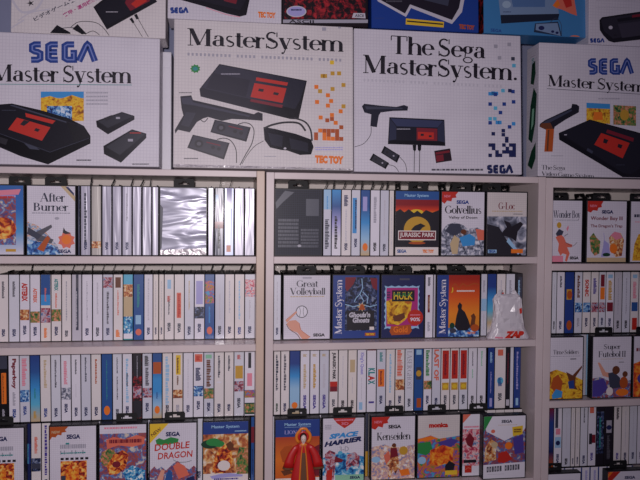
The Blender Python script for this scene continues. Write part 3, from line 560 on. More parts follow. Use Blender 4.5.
# ---- middle bookcase, top row
GM1 = 'game cases on the top shelf of the middle bookcase'
M1 = [(323.3, 331.3, 'white|b:0:.3:ltblue|m:.45:.9:slate:.6|m:.1:.3:sky:.2', 'pale case with heavy grey title', 1), (331.7, 341, 'ramp:white:white:lilac:blue:sky|m:.4:.9:ink:.4', 'pale blue-topped case with black script', 1), (341.4, 351, 'white|m:.08:.25:navy:.5|m:.3:.8:ash:.2|g', 'white case with navy mark on top', 1),
 (351.4, 360.3, 'white|b:.12:.66:sky:.1:.6|m:.15:.6:navy:.2|g:.74:.88:navy', 'white case with blue-green side panel', 1), (360.7, 369.9, 'ramp:tan:ltblue:sky:blue:blue|b:.1:.32:lilac:.2:.7|c:.87:.06:orange', 'blue case with orange spot', 1), (370.4, 379.8, 'white|m:.1:.5:grey:.35|g:.8:.94:ink', 'white case with grey title', 1),
 (380.2, 388.8, 'white|m:.15:.7:ash:.2|g:.82:.94:slate', 'white case with faint title', 1), (389.2, 393.9, 'cream|m:.1:.9:ash:.2', 'narrow cream case', 1)]
row(M1, YR1, ZL1, '%s spine right of the dark navy cover', GM1)
DARKC = grid_mat('dark_grid_cover', '#1b1d2c', '#272b40', .006, .0006, .6)
def d_darkback(p):
    p.into('print_and_glint').rect(.66, .14, .94, .4, 'slate').marks(.06, .45, .5, .9, 'slate', 8).marks(.55, .6, .94, .9, 'slate', 6).poly([(.02, .3), (.0, .2), (.2, .02), (.4, .04), (.15, .2)], 'slate').ell(.52, .86, .04, .02, 'grey')  # slate patch at top left is a glint painted in colour
face_case(274.2, 322.8, YR1, ZL1, 'dark navy back cover at the left end of the middle top shelf', 'front-facing covers on the middle top shelf', d_darkback, DARKC, tab=.5)
def d_park(p):
    p.into('cover_picture').rect(0, 0, 1, 1, 'ink').rect(0, 0, 1, .13, 'blue').rect(0, .13, 1, .36, ramp(['#f0a030', '#d84020', '#8c1c24', '#8c1c24'], .115, .158)).ell(.48, .33, .16, .05, 'yellow').poly([(0, .32), (.1, .28), (.2, .33), (.3, .28), (.42, .34), (.5, .3), (.6, .35), (.7, .29), (.85, .33), (1, .29), (1, .4), (0, .4)], 'ink')
    p.into('round_emblem').ell(.5, .6, .34, .225, 'charcoal', 28).ell(.5, .6, .31, .205, 'gold', 28).poly([(.36, .6), (.44, .54), (.58, .5), (.7, .54), (.62, .57), (.56, .62), (.4, .63)], 'ink')
    p.into('title_lettering').rect(.06, .615, .94, .765, 'cream').rect(.08, .63, .92, .75, 'dred').fit(sans('JURASSIC PARK'), .1, .645, .9, .735, 'cream').ell(.5, .81, .2, .02, 'rust')
    p.into('maker_logo').rect(0, .875, 1, 1, 'cream').fit(sans('SEGA', .03), .04, .91, .26, .965, 'blue').fit(sans('TEC TOY', .05), .63, .91, .9, .965, 'orange').fit(sans('Master System'), .2, .04, .76, .1, 'ltblue')
face_case(394.5, 439.8, YR1, ZL1, 'black cover with sunset strip and yellow disc behind a framed title', 'front-facing covers on the middle top shelf', d_park, tab=.55)
def d_golv(p):
    p.into('corner_burst').poly([(0, 0), (.38, 0), (.32, .05), (.34, .09), (.24, .1), (.22, .15), (.12, .14), (.06, .19), (0, .16)], 'red').fit(sans('NEW'), .05, .05, .2, .09, 'pink')
    p.into('maker_logo').fit(sans('SEGA', .03), .34, .13, .64, .19, 'royal')
    p.into('title_lettering').fit(serif('Golvellius'), .07, .215, .93, .34, 'ink').fit(sans('Valley of Doom'), .16, .38, .84, .435, 'ink')
    p.into('cover_picture').poly([(0, .62), (.12, .52), (.3, .48), (.5, .52), (.62, .58), (.85, .56), (1, .62), (1, 1), (0, 1)], art('grey', 60, 4)).poly([(.08, .62), (.2, .5), (.42, .5), (.5, .62), (.3, .7)], 'slate').poly([(.42, .72), (.66, .66), (.8, .72), (.78, .84), (.5, .86)], 'sky').poly([(.2, .82), (.3, .68), (.42, .74), (.38, .98), (.25, .98)], 'tan').poly([(.8, .58), (1, .6), (1, .76), (.86, .76)], 'salmon').ell(.52, .63, .07, .04, 'brown')
face_case(440.6, 485.2, YR1, ZL1, 'white cover with red corner burst, serif title and blue-grey fantasy painting', 'front-facing covers on the middle top shelf', d_golv, tab=.52)
def d_gloc(p):
    p.into('title_lettering').fit(serif('G-Loc'), .28, .155, .7, .265, 'dred').marks(.12, .29, .9, .31, 'tan').rect(.66, .335, .9, .345, 'dgrey')
    p.into('cover_picture').rect(0, .38, 1, 1, art('grey', 22, 14)).poly([(0, .5), (.3, .55), (.5, .75), (.9, 1), (0, 1)], 'charcoal').poly([(.4, .62), (.5, .55), (.42, .44), (.58, .48), (.62, .54), (.85, .46), (.92, .5), (.78, .62), (.74, .78), (.62, .72), (.5, .7), (.36, .68)], 'ink').poly([(.55, .72), (.85, .96), (.8, .99), (.5, .78)], 'ltblue')
    p.into('maker_logo').rect(.03, .91, .25, .965, 'ltblue').fit(sans('SEGA', .03), .05, .915, .23, .96, 'sega').rect(.62, .9, .92, .965, 'orange')
face_case(486, 527.6, YR1, ZL1, 'grey cover with a dark jet silhouette, last on the middle top shelf', 'front-facing covers on the middle top shelf', d_gloc, grid_mat('cream_cover', '#ddd4d2', '#cfc6c8', .0055, .0005, .35), tab=.2)
hidden(x_at(398, .045, H0), x_at(520, .045, H0), .045, ZL1, 'black hanger of a case behind the middle top covers', 'hidden row behind the middle top covers')

# ---- middle bookcase, second row
YM2 = .048
GM2 = 'game cases on the second shelf of the middle bookcase'
row([(273.7, 280.9, 'white|m:.1:.75:ash:.2|g', 'white case against the left panel', 2)], YM2, ZL2, '%s spine on the middle second shelf', GM2)
row([(425.2, 433, 'white|m:.04:.18:dgrey:.4|b:.32:.6:dred:.3:.6|m:.35:.55:tan:.15|m:.75:.9:grey:.4', 'white case with dark red block', 2), (433.3, 435.6, 'ash', 'thin grey case', 2)], YM2, ZL2, '%s spine right of the torn-edged orange cover', GM2)
row([(481, 487, 'white|m:.1:.3:grey:.4|b:.4:.6:ltblue|m:.65:.9:ash:.3', 'narrow pale case', 2), (487.3, 496.3, 'ramp:white:tan:cyan:sky:royal:royal', 'blue fading case', 1), (496.7, 505.5, 'white|m:.1:.5:ash:.2|b:.3:.37:red:.2:.8', 'white case behind the bag', 2), (505.9, 514.8, 'white|m:.1:.5:grey:.3|m:.6:.9:ash:.2', 'white case behind the bag', 2), (515.2, 522.6, 'charcoal|b:.05:.95:slate:.4:.9|m:.1:.5:ltblue:.3', 'dark case behind the bag', 1)], .068, ZL2, '%s spine right of the orange silhouette cover', GM2)
GF2 = 'front-facing covers on the middle second shelf'
def d_volley(p):
    p.into('title_lettering').fit(serif('Great'), .27, .075, .74, .18, 'dgrey').fit(serif('Volleyball'), .13, .195, .9, .3, 'dgrey').marks(.14, .325, .88, .345, 'tan').rect(.4, .025, .6, .05, 'grey')
    p.into('cover_picture').ell(.39, .57, .13, .097, 'ink', 22).ell(.39, .57, .115, .086, 'white', 22).line([(.34, .5), (.36, .57), (.34, .64)], .001, 'ink').line([(.43, .5), (.42, .57), (.44, .64)], .001, 'ink')
    p.poly([(.04, .7), (.27, .56), (.29, .58), (.07, .74)], 'flesh').poly([(.06, .76), (.12, .71), (.26, .70), (.34, .75), (.38, .86), (.58, .97), (.52, 1), (.4, 1), (.3, .9), (.16, .86)], 'flesh').line([(.06, .76), (.12, .84), (.28, .92), (.36, 1)], .0018, 'brown').line([(.34, .75), (.38, .86), (.58, .97)], .001, 'rust').line([(.04, .7), (.27, .56)], .0008, 'rust')
    p.into('maker_logo').fit(sans('SEGA', .03), .64, .915, .9, .965, 'ink')
face_case(282.6, 331, YM2, ZL2, 'white cover with two forearms hitting a ball under serif title', GF2, d_volley, tab=.5)
def d_light(p):
    p.into('cover_picture').rect(0, 0, 1, 1, 'royal').rect(.26, .03, .96, .88, art('night', 55, 6)).poly([(.26, .03), (.5, .03), (.44, .14), (.3, .26), (.26, .2)], 'dred').poly([(.8, .04), (.96, .05), (.96, .24), (.86, .2)], 'dred').rect(.3, .56, .9, .87, 'ink')
    for L_ in ([(.62, .05), (.64, .2), (.58, .3), (.66, .4), (.62, .5)], [(.26, .46), (.45, .5), (.62, .46), (.8, .5), (.96, .47)], [(.64, .26), (.76, .35), (.74, .45)], [(.58, .3), (.5, .36), (.46, .42)]): p.line(L_, .0022, 'ltblue', False)
    p.star(.62, .5, .1, .08, 'tan', 7, .5).poly([(.56, .55), (.6, .46), (.66, .46), (.7, .55)], 'rust').rect(.8, .82, .9, .87, 'cream')
    p.into('title_lettering').place(sans('Ghouls\'n', .03), p.map(.34, .67), (.0172, 0), (.002, .0185), 'ash').place(sans('Ghosts', .03), p.map(.42, .755), (.0168, 0), (.002, .0185), 'ash').fit(serif('Master System'), .04, .07, .19, .93, 'white', 90)
    p.into('maker_logo').rect(.7, .915, .93, .965, 'rust').fit(sans('TEC TOY', .05), .72, .925, .91, .955, 'yellow')
face_case(331.9, 380, YM2, ZL2, 'blue-bordered cover with lightning over a dark night scene', GF2, d_light, tab=.5)
def d_torn(p):
    p.into('cover_picture').rect(0, 0, 1, 1, 'navy')
    pts = []
    for i in range(11): pts.append((.06+.84*i/10, .165+.018*(i % 2)))
    for i in range(1, 14): pts.append((.9-.025*(i % 2), .165+.7*i/14))
    for i in range(11): pts.append((.9-.84*i/10, .865-.02*(i % 2)))
    for i in range(1, 14): pts.append((.06+.03*(i % 2), .865-.7*i/14))
    p.poly(pts, 'ltblue').rect(.11, .2, .86, .82, 'magenta').poly([(.1, .42), (.3, .36), (.6, .34), (.72, .44), (.68, .62), (.56, .72), (.4, .8), (.14, .78)], art('gold', 26, 3)).poly([(.26, .66), (.54, .6), (.56, .68), (.44, .74), (.3, .74)], 'brown').rect(.24, .24, .78, .42, 'ink').marks(.12, .26, .2, .38, 'navy', 3)
    p.into('title_lettering').fit(sans('HULK'), .28, .27, .74, .39, 'yellow').fit(sans('HULK'), .29, .28, .73, .335, 'green')
    p.into('price_disc').ell(.8, .68, .19, .13, 'red', 22).fit(sans('90%'), .68, .68, .92, .74, 'white').marks(.68, .63, .92, .655, 'pink')
    p.into('name_plate').poly([(.22, .82), (.7, .79), (.72, .9), (.66, .95), (.24, .96), (.19, .9)], 'rust').fit(sans('Gold'), .28, .82, .62, .92, 'orange').marks(.42, .05, .66, .09, 'dgrey')
face_case(380.6, 424.8, YM2, ZL2, 'navy cover with torn white frame, orange picture and red disc', GF2, d_torn, tab=.52)
def d_silh(p):
    p.into('cover_picture').rect(0, 0, 1, 1, 'royal').rect(.27, 0, 1, .9, ramp(['#d88a28', '#f08c28', '#e05a20', '#a82a1c'], .02, .17)).poly([(.27, .86), (.5, .8), (1, .86), (1, 1), (.27, 1)], art('blue', 40, 9))
    p.poly([(.42, .84), (.46, .66), (.5, .56), (.48, .5), (.53, .44), (.59, .48), (.58, .55), (.66, .6), (.74, .72), (.8, .84), (.72, .9), (.5, .9)], 'ink').poly([(.78, .86), (.82, .7), (.8, .66), (.87, .62), (.92, .68), (.9, .78), (.95, .88)], 'brown').ell(.36, .82, .06, .05, 'dgreen').ell(.38, .9, .08, .04, 'slate').ell(.9, .86, .1, .06, 'rust')
    p.into('title_lettering').line([(.34, .2), (.42, .14), (.5, .2), (.6, .14), (.7, .18), (.85, .14), (.98, .15)], .0026, 'rust').line([(.36, .2), (.36, .26), (.33, .28)], .003, 'yellow').marks(.46, .245, .88, .28, 'cream').fit(serif('Master System'), .05, .07, .2, .95, 'white', 90)
    p.into('maker_logo').fit(sans('TEC TOY', .05), .72, .925, .92, .96, 'orange')
face_case(436, 480.5, YM2, ZL2, 'blue-striped cover with a black cloaked silhouette on an orange sky', GF2, d_silh, tab=.5)
def hidden_clear(segs, Y, z, lab, grp):
    for s, q in zip(segs, ('left three', 'right')): hidden(s[0], s[1], Y, z, lab % q, grp)
hx = x_at(425, YM2, H0-.25)
hidden_clear([(x_at(284, YM2, H0-.25), hx-.004), (x_at(436, YM2, H0-.25)+.006, x_at(479, YM2, H0-.25))], .080, ZL2, 'black hanger of a case behind the %s middle second-shelf covers', 'hidden row behind the middle second-shelf covers')

# ---- middle bookcase, third row, upper tier
GM3 = 'game cases in the upper tier of the middle third shelf'
seg = 'white|m:.06:.1:tan:.5|m:.22:.6:%s:.35|g:.7:.93:purple'
red3 = 'white|b:.04:.5:red:.12:.88|m:.1:.44:dred:.3|b:.56:.68:gold:.1:.9|c:.62:.035:yellow|g:.76:.92:slate'
M3 = [(273.7, 280.4, 'white|m:.06:.62:slate:.4|g:.82:.96:dgreen', 'white case with long slate title', 2), (280.8, 289.3, 'white|m:.06:.62:dgrey:.3|g:.82:.96:navy', 'white case with long grey title', 2), (289.6, 299.9, 'ramp:tan:ltblue:ltblue:sky:royal:royal|c:.86:.05:orange', 'blue case fading to pale', 2),
 (300.3, 309.6, seg % 'tan', 'white case with tan picture and big violet letters', 2), (310, 319.3, seg % 'gold', 'white case with gold picture and violet letters', 2), (319.6, 328.9, seg % 'ash', 'white case with faint title and violet letters', 2),
 (329.3, 338, 'white|t:JURASSIC PARK:.04:.47:ink:.5|b:.5:.58:red:.05:.95|b:.58:.66:dred:.05:.95|g:.78:.9:slate', 'white case with black title over red square', 2), (338.4, 347.6, 'white|m:.1:.6:ash:.12|g:.8:.95:ink', 'white case with faint hairline', 2), (348, 356.8, 'cream|b:.16:.36:tan:.2:.8|m:.44:.7:ash:.1|g:.8:.95:ink', 'white case with tan patch', 2),
 (357.2, 366.3, 'white|t:King’s Quest:.05:.4:lilac:.5|m:.45:.8:ash:.1|b:.84:.96:ltblue:.2:.6', 'white case with violet title', 2), (366.7, 376.2, 'white|b:0:.02:dred|t:K:.3:.36:teal:.75|t:L:.36:.42:teal:.75|t:A:.42:.5:red:.75|t:X:.49:.56:teal:.75|b:.83:.86:purple:.2:.8', 'white case with teal and red stacked letters', 2),
 (376.6, 385.7, 'white|m:.05:.2:teal:.4|b:.32:.6:salmon:.12:.88|b:.33:.59:orange:.2:.8|m:.35:.57:dred:.25|g:.74:.88:navy', 'white case with orange panel', 2), (386, 394.8, 'white|m:.08:.7:ltblue:.25|g:.82:.94:navy', 'white case with pale blue title', 2),
 (395.2, 404.6, 'white|m:.02:.44:salmon:.65|a:.49:.66:warm|g:.75:.88:navy', 'white case with orange title and brown picture', 2), (405, 413.7, 'white|s:LASER GHOST:.04:.66:grey:.55|g:.8:.94:slate', 'white case with large grey serif title', 2),
 (414.1, 423.2, 'blue|b:.02:.1:ltblue:.2:.8|b:.3:.5:slate:.2:.8|c:.4:.05:gold|b:.8:.95:rust:.3:.8', 'blue case with small gold emblem', 2), (423.5, 431.7, 'white|m:.03:.45:green:.5|a:.52:.66:jungle|g:.76:.9:navy', 'white case with green title', 2), (432, 440.7, 'white|t:LAST OF:.02:.52:salmon:.6|g:.8:.94:navy', 'white case with tall orange title', 2),
 (441, 449.9, red3, 'white case with red panel, left of three alike', 2), (450.2, 458.9, red3, 'white case with red panel, middle of three alike', 2), (459.2, 467.8, red3, 'white case with red panel, right of three alike', 2),
 (468.2, 476.9, 'white|m:.06:.3:dgrey:.15|m:.35:.5:mint:.15|g:.78:.93:ink', 'white case with hairline title', 2), (477.2, 486, 'white|m:.06:.3:mint:.2|g:.78:.93:ink', 'white case with greenish hairline', 2), (487.8, 494.3, 'royal|m:.08:.25:ltblue:.4|m:.4:.75:lilac:.2|b:.83:.97:lilac:.3:.7', 'dark blue case with pale letters', 2),
 (494.7, 505.7, 'white|b:.04:.14:salmon:.25:.75|c:.55:.06:cyan|m:.5:.64:blue:.4|g:.75:.88:slate', 'white case with red square and blue circle', 2), (506, 509.8, 'charcoal|m:.1:.6:dred:.3|b:.86:.96:ash', 'thin dark case', 2), (510.1, 513.5, 'white', 'thin white case', 2), (513.9, 520.6, 'royal|m:.08:.7:lilac:.3|b:.84:.96:ltblue:.3:.7', 'dark blue case at the right end', 2)]
row(M3, YT, ZT, '%s spine in middle third-shelf upper tier', GM3)
GH = 'hidden lower tier of the middle bookcase'
hidden(.1185, x_at(365, YT, H0+ZB+.09), YT, ZB, 'game case in the lower tier behind the front-facing covers of the middle bookcase', GH, tab=0)
xa = x_at(365, YT, H0+ZB+.09)
row([(365.2, 368, 'ash|b:0:.6:slate|b:.6:1:gold', 'thin case with grey and gold spine', 0)], YT, ZB, '%s spine right of the blue three-dimension cover', 'lower tier spine between the middle covers')
hidden(x_at(368.3, YT, H0+ZB+.09), x_at(522, YT, H0+ZB+.09), YT, ZB, 'game case in the lower tier behind the front-facing covers of the middle bookcase', GH, tab=0)
GF3 = 'front-facing covers on the middle third shelf'
def d_lion(p):
    p.into('cover_picture').rect(0, 0, 1, 1, 'cream').rect(0, .27, 1, .92, ramp(['#c85a20', '#e07828', '#b84a28'], .01, .13)).rect(0, 0, 1, .27, 'royal').poly([(.1, .5), (.2, .42), (.36, .4), (.42, .48), (.3, .55), (.26, .68), (.16, .66)], 'rust').poly([(.12, .8), (.3, .78), (.4, .84), (.2, .88)], 'brown').poly([(.7, .5), (1, .4), (1, .9), (.75, .9)], 'dred')
    p.into('title_lettering').fit(sans('Master System'), .2, .05, .8, .11, 'ltblue').fit(serif('LION KING'), .2, .165, .8, .225, 'lilac').rect(.2, .115, .8, .12, 'ltblue')
    p.into('maker_logo').fit(sans('SEGA', .03), .06, .94, .25, .98, 'slate')
face_case(274.3, 320.6, YF, ZB, 'orange cover with a blue title band, partly hidden by the red figurine', GF3, d_lion, tab=.5)
def d_harr(p):
    p.into('corner_burst').poly([(.24, 0), (.8, 0), (.72, .08), (.52, .16), (.34, .08)], 'red').marks(.3, .02, .74, .05, 'pink', 1).fit(sans('3D'), .44, .065, .62, .11, 'pink').marks(.04, .1, .2, .18, 'grey', 3)
    p.into('title_lettering').place(sans('SPACE', .04), p.map(.14, .33), (.0275, .0022), (.006, .0185), 'sky').place(sans('HARRIER', .04), p.map(.03, .45), (.0262, .0034), (.006, .0185), 'navy').place(sans('3-D'), p.map(.4, .53), (.018, 0), (.0, .02), 'grey')
    p.into('cover_picture').poly([(0, .62), (.3, .56), (.6, .55), (1, .62), (1, .9), (0, .9)], art('aqua', 40, 44)).poly([(.05, .56), (.16, .5), (.3, .54), (.32, .7), (.26, .98), (.08, .98)], art('redgrey', 60, 3)).poly([(.3, .6), (.5, .66), (.46, .7), (.28, .7)], 'dred').poly([(.6, .58), (.78, .54), (.9, .62), (.88, .78), (.7, .76), (.58, .84), (.56, .7)], art('redgrey', 50, 23)).rect(.3, .9, 1, 1, 'mint').ell(.42, .55, .06, .03, 'cyan').poly([(.1, .82), (.24, .8), (.22, 1), (.08, 1)], 'red')
    p.into('maker_logo').fit(sans('SEGA', .03), .66, .925, .92, .97, 'navy')
face_case(321.8, 365, YF, ZB, 'white cover with slanted blue title over red and blue robot scene', GF3, d_harr, tab=.5)
def d_ken(p):
    p.into('corner_burst').poly([(0, 0), (.42, 0), (.36, .06), (.38, .1), (.27, .11), (.25, .17), (.15, .15), (.08, .2), (0, .18)], 'red').fit(sans('NEW'), .06, .06, .24, .1, 'pink')
    p.into('maker_logo').fit(sans('SEGA', .03), .38, .13, .68, .19, 'ink')
    p.into('title_lettering').fit(serif('Kenseiden'), .12, .25, .9, .37, 'ink')
    p.into('cover_picture').poly([(0, .48), (.3, .44), (.5, .5), (.75, .48), (1, .46), (1, 1), (0, 1)], art('pastel', 60, 14)).poly([(.44, .5), (.48, .44), (.56, .46), (.6, .6), (.64, .74), (.68, .9), (.62, .84), (.56, .92), (.5, .84), (.44, .98), (.38, .96), (.42, .82), (.34, .76), (.3, .68), (.42, .62)], art('warm', 60, 9)).ell(.52, .46, .05, .035, 'brown').poly([(.44, .5), (.58, .5), (.62, .64), (.44, .66)], 'dred').poly([(.28, .62), (.4, .54), (.44, .68), (.34, .76)], 'salmon').ell(.74, .55, .1, .07, 'gold').poly([(.64, .86), (.86, .84), (.9, .94), (.7, .96)], 'orange').ell(.1, .68, .1, .05, 'ltblue')
face_case(370.5, 415.8, YF, ZB, 'white cover with red burst, serif title and pastel horseman painting', GF3, d_ken, tab=.55)
def d_mon(p):
    p.into('title_lettering').fit(sans('monica', .05), .26, .12, .72, .2, 'red').marks(.16, .245, .86, .26, 'ash')
    p.into('cover_picture').poly([(0, .37), (.15, .35), (.3, .32), (.5, .38), (1, .34), (1, 1), (0, 1)], art('comic', 34, 18)).poly([(0, .38), (.3, .33), (.48, .37), (.3, .4), (0, .42)], 'orange').poly([(0, .44), (.3, .42), (.36, .56), (.2, .64), (0, .6)], 'green').poly([(.46, .44), (.8, .38), (.98, .42), (.8, .52), (.56, .5)], 'purple').poly([(.3, .56), (.6, .48), (.86, .54), (.84, .76), (.5, .82), (.28, .78)], art('sunset', 40, 4)).poly([(.66, .82), (.76, .74), (.9, .8), (.86, .92), (.66, .92)], 'ink').rect(.66, .9, .95, .97, 'yellow').ell(.1, .72, .1, .06, 'ltblue')
face_case(416.7, 460.6, YF, ZB, 'cover with red lower-case title above a bright cartoon-like scene', GF3, d_mon, grid_mat('cream_cover', '', ''), tab=.5)
def d_redr(p):
    p.into('corner_ribbon').poly([(0, 0), (.34, 0), (0, .14)], 'salmon')
    p.into('cover_picture').rect(0, .24, 1, .84, art('pinky', 55, 33)).rect(.05, .74, .6, .79, 'ink').poly([(.1, .4), (.3, .3), (.5, .4), (.4, .55), (.2, .5)], 'dred')
    p.into('title_lettering').marks(.05, .19, .7, .23, 'pink')
    p.into('maker_logo').rect(.1, .83, .4, .95, 'red').line([(.13, .9), (.25, .87), (.37, .89)], .002, 'salmon')
face_case(461.6, 487, YF, ZB, 'white and red cover with a red square logo, half behind the last cover', GF3, d_redr, PAPER, tab=.75)
def d_last(p):
    p.into('cover_picture').poly([(0, .1), (.06, .24), (.5, .4), (.94, .26), (1, .2), (1, .75), (0, .78)], art('battle', 45, 51)).poly([(.04, .5), (.16, .36), (.3, .42), (.3, .7), (.02, .74)], art('warm', 50, 2)).poly([(.36, .6), (.55, .56), (.7, .7), (.5, .76), (.34, .74)], 'red').ell(.26, .46, .08, .05, 'tan').ell(.6, .48, .09, .06, 'orange').poly([(.7, .36), (.95, .3), (.97, .6), (.75, .62)], 'purple')
    p.into('corner_ribbon').poly([(0, .0), (.2, .0), (.04, .2), (0, .24)], 'green')
    p.into('maker_logo').fit(sans('SEGA', .03), .42, .06, .68, .11, 'slate').marks(.34, .14, .8, .15, 'tan').ell(.22, .24, .05, .03, 'salmon')
    p.into('price_label').poly([(.68, .18), (.94, .16), (.93, .3), (.7, .33)], 'yellow').marks(.72, .21, .9, .28, 'brown', 2)
    p.into('title_lettering').rect(0, .78, 1, 1, 'white').polys([[(.08+.062*i, .81-.002*i), (.126+.062*i, .81-.002*i), (.126+.062*i, .895-.002*i), (.08+.062*i, .9-.002*i)] for i in (0, 1, 2, 3, 4, 5, 7, 8, 9, 10, 11, 12)], 'dgrey').polys([[(.095+.062*i, .835-.002*i), (.111+.062*i, .835-.002*i), (.111+.062*i, .87-.002*i), (.095+.062*i, .875-.002*i)] for i in (0, 1, 3, 4, 7, 9, 11)], 'ash').marks(.1, .93, .5, .94, 'ash')
t = face_case(482.3, 526, -.0, ZB, 'white-framed cover with green corner and yellow price label, last on the right', GF3, d_last, PAPER, tab=None)
t.location.x += .001; t.location.y = .0005

# ---- right bookcase
YRA = .030
GR1 = 'front-facing covers on the right bookcase top shelf'
def d_wb(p):
    p.into('title_lettering').fit(serif('Wonder Boy'), .12, .16, .95, .28, 'slate').marks(.2, .31, .9, .33, 'grey')
    p.into('cover_picture').poly([(.2, .6), (.34, .54), (.46, .6), (.52, .68), (.72, .72), (.7, .76), (.56, .76), (.64, .86), (.56, 1), (.5, .98), (.54, .88), (.42, .86), (.36, .9), (.28, .82), (.3, .7)], 'salmon').poly([(.2, .54), (.3, .46), (.44, .5), (.4, .56), (.24, .58)], 'slate').ell(.3, .4, .07, .05, 'gold').line([(.46, .58), (.58, .54)], .0015, 'slate').line([(.5, .68), (.72, .74), (.86, .68)], .0012, 'dgrey').poly([(.52, .46), (.58, .4), (.6, .44), (.56, .5)], 'pink').rect(.1, .9, .44, 1, 'pink')
    p.into('maker_logo').fit(sans('SEGA', .03), .64, .91, .92, .96, 'ink')
def face_x(X0, X1, Y, z, *r, **k):
    return face_case(pj(X0, Y, H0+z+.09)[0], pj(X1, Y, H0+z+.09)[0], Y, z, *r, **k)
LP = .8925+.0225
face_x(LP, LP+.107, YRA, ZR1, 'white cover with serif title and orange shape beside the bookcase panel', GR1, d_wb, tab=.4)
def d_wb3(p):
    p.into('corner_burst').poly([(0, 0), (.4, 0), (.35, .06), (.36, .1), (.27, .11), (.25, .16), (.14, .15), (.08, .19), (0, .17)], 'red').fit(sans('NEW'), .06, .06, .24, .1, 'pink')
    p.into('maker_logo').fit(sans('SEGA', .03), .36, .145, .66, .205, 'navy')
    p.into('title_lettering').fit(sans('Wonder Boy III'), .08, .25, .9, .33, 'dred').fit(sans("The Dragon's Trap"), .08, .38, .9, .445, 'dred')
    p.into('cover_picture').poly([(.06, .6), (.16, .52), (.24, .6), (.34, .66), (.32, .86), (.2, .9), (.1, .82)], art('jungle', 60, 3)).poly([(.56, .6), (.66, .52), (.86, .52), (.95, .64), (.9, .9), (.74, .92), (.6, .78)], art('warm', 60, 5)).poly([(.6, .56), (.7, .5), (.84, .52), (.9, .6), (.74, .64)], 'pink').poly([(.36, .92), (.44, .64), (.56, .7), (.6, .9)], 'lilac').rect(0, .93, 1, 1, 'tan').ell(.68, .78, .1, .08, 'orange').line([(.42, .52), (.44, .62), (.42, .7)], .0015, 'lilac').ell(.5, .88, .1, .03, 'dgreen')
face_case(586.3, 627.3, YRA, ZR1, 'white cover with red corner burst and green and pink figures', GR1, d_wb3, tab=.45)
def d_c(p):
    p.into('title_lettering').marks(.08, .21, .9, .28, 'slate', 1).marks(.1, .33, .8, .35, 'pink')
    p.into('cover_picture').poly([(.05, .98), (.1, .7), (.2, .54), (.5, .5), (.8, .6), (.9, .98)], art('gold', 60, 3))
face_case(629.8, 671, YRA, ZR1, 'white cover with golden-brown shape, cut by the right picture edge', GR1, d_c, tab=.3)
hidden(LP, 1.14, YRA+.032, ZR1, 'black hanger of a case behind the right top covers', 'hidden row behind the right top covers')

ZRB = ZR2; ZRT = ZR2+CH+.0006; YRT = .050
GR2 = 'game cases in the upper tier of the right second shelf'
R2 = [(552.0, 556.6, 'white|m:.2:.6:ash:.2|g:.8:.94:ink', 'white case half behind the panel', 2), (556.9, 564.5, 'white|m:.06:.25:dgrey:.3|g:.8:.94:navy', 'white case with short grey title', 2), (564.9, 574, 'royal|b:.28:.45:gold:.15:.75|c:.37:.07:rust|c:.87:.08:rust', 'deep blue case with gold emblem', 2),
 (574.6, 582.3, 'white|m:.05:.42:brown:.4|a:.5:.66:blue|g:.75:.9:grey', 'white case with brown title and blue picture', 2), (582.7, 590.6, 'white|t:SONIC:.12:.4:red:.5|a:.5:.66:blue|g:.75:.9:navy', 'white case with pink-red title', 2), (591, 598.5, 'white|m:.1:.36:purple:.5|a:.5:.66:redgrey|g:.75:.9:navy', 'white case with violet title', 2),
 (598.9, 605.7, 'white|b:.04:.24:dred:.2:.8|b:.25:.45:orange:.15:.85|a:.5:.66:redgrey|g:.75:.88:navy', 'white case with orange block', 2), (606, 614, 'white|b:.04:.1:ltblue:.2:.8|m:.14:.46:gold:.5|b:.5:.65:dred:.1:.9|g:.76:.9:navy', 'white case with gold title and maroon square', 2), (614.4, 622, 'ash|m:.1:.7:grey:.12|g:.8:.94:ink', 'grey-white case', 2),
 (622.4, 630.2, 'white|m:.1:.7:grey:.15|g:.8:.94:ink', 'white case', 2), (630.6, 638.6, 'white|b:.04:.1:ltblue:.2:.8|m:.16:.44:pink:.5|b:.5:.65:blue:.1:.9|b:.76:.96:red:.2:.85', 'white case with blue and red squares', 2), (639, 646.5, 'white|b:.04:.2:sky:.2:.8|g', 'white case cut by the picture edge', 2)]
row(R2, YRT, ZRT, '%s spine in right second-shelf upper tier', GR2)
GHR = 'hidden lower tier of the right bookcase'
hidden(LP, 1.24, YRT, ZRB, 'game case in the lower tier behind the front-facing covers of the right bookcase', GHR, spec='ltblue|b:0:1:ash:.3:1', tab=0)
def d_time(p):
    p.into('title_lettering').fit(serif('Time Soldiers'), .1, .2, .88, .27, 'dgrey').marks(.04, .3, .92, .315, 'grey').rect(.62, .345, .8, .36, 'dgrey')
    p.into('cover_picture').poly([(0, .56), (.2, .52), (.4, .56), (.7, .62), (1, .7), (1, 1), (0, 1)], art('gold', 38, 7)).poly([(.05, .8), (.1, .66), (.26, .6), (.4, .72), (.36, .88), (.14, .88)], 'rust').poly([(.08, .94), (.2, .84), (.4, .88), (.38, .98), (.1, 1)], 'sky').poly([(.5, .56), (.7, .62), (.98, .46), (.98, .5), (.8, .64), (.78, .78), (.86, .86), (.7, .84), (.6, .72)], 'brown').poly([(.56, .72), (.74, .7), (.76, .84), (.6, .84)], 'royal')
GR3 = 'front-facing covers on the right second shelf'
face_x(LP, LP+.108, .012, ZRB, 'white cover with yellow battle picture beside the bookcase panel', GR3, d_time, tab=None)
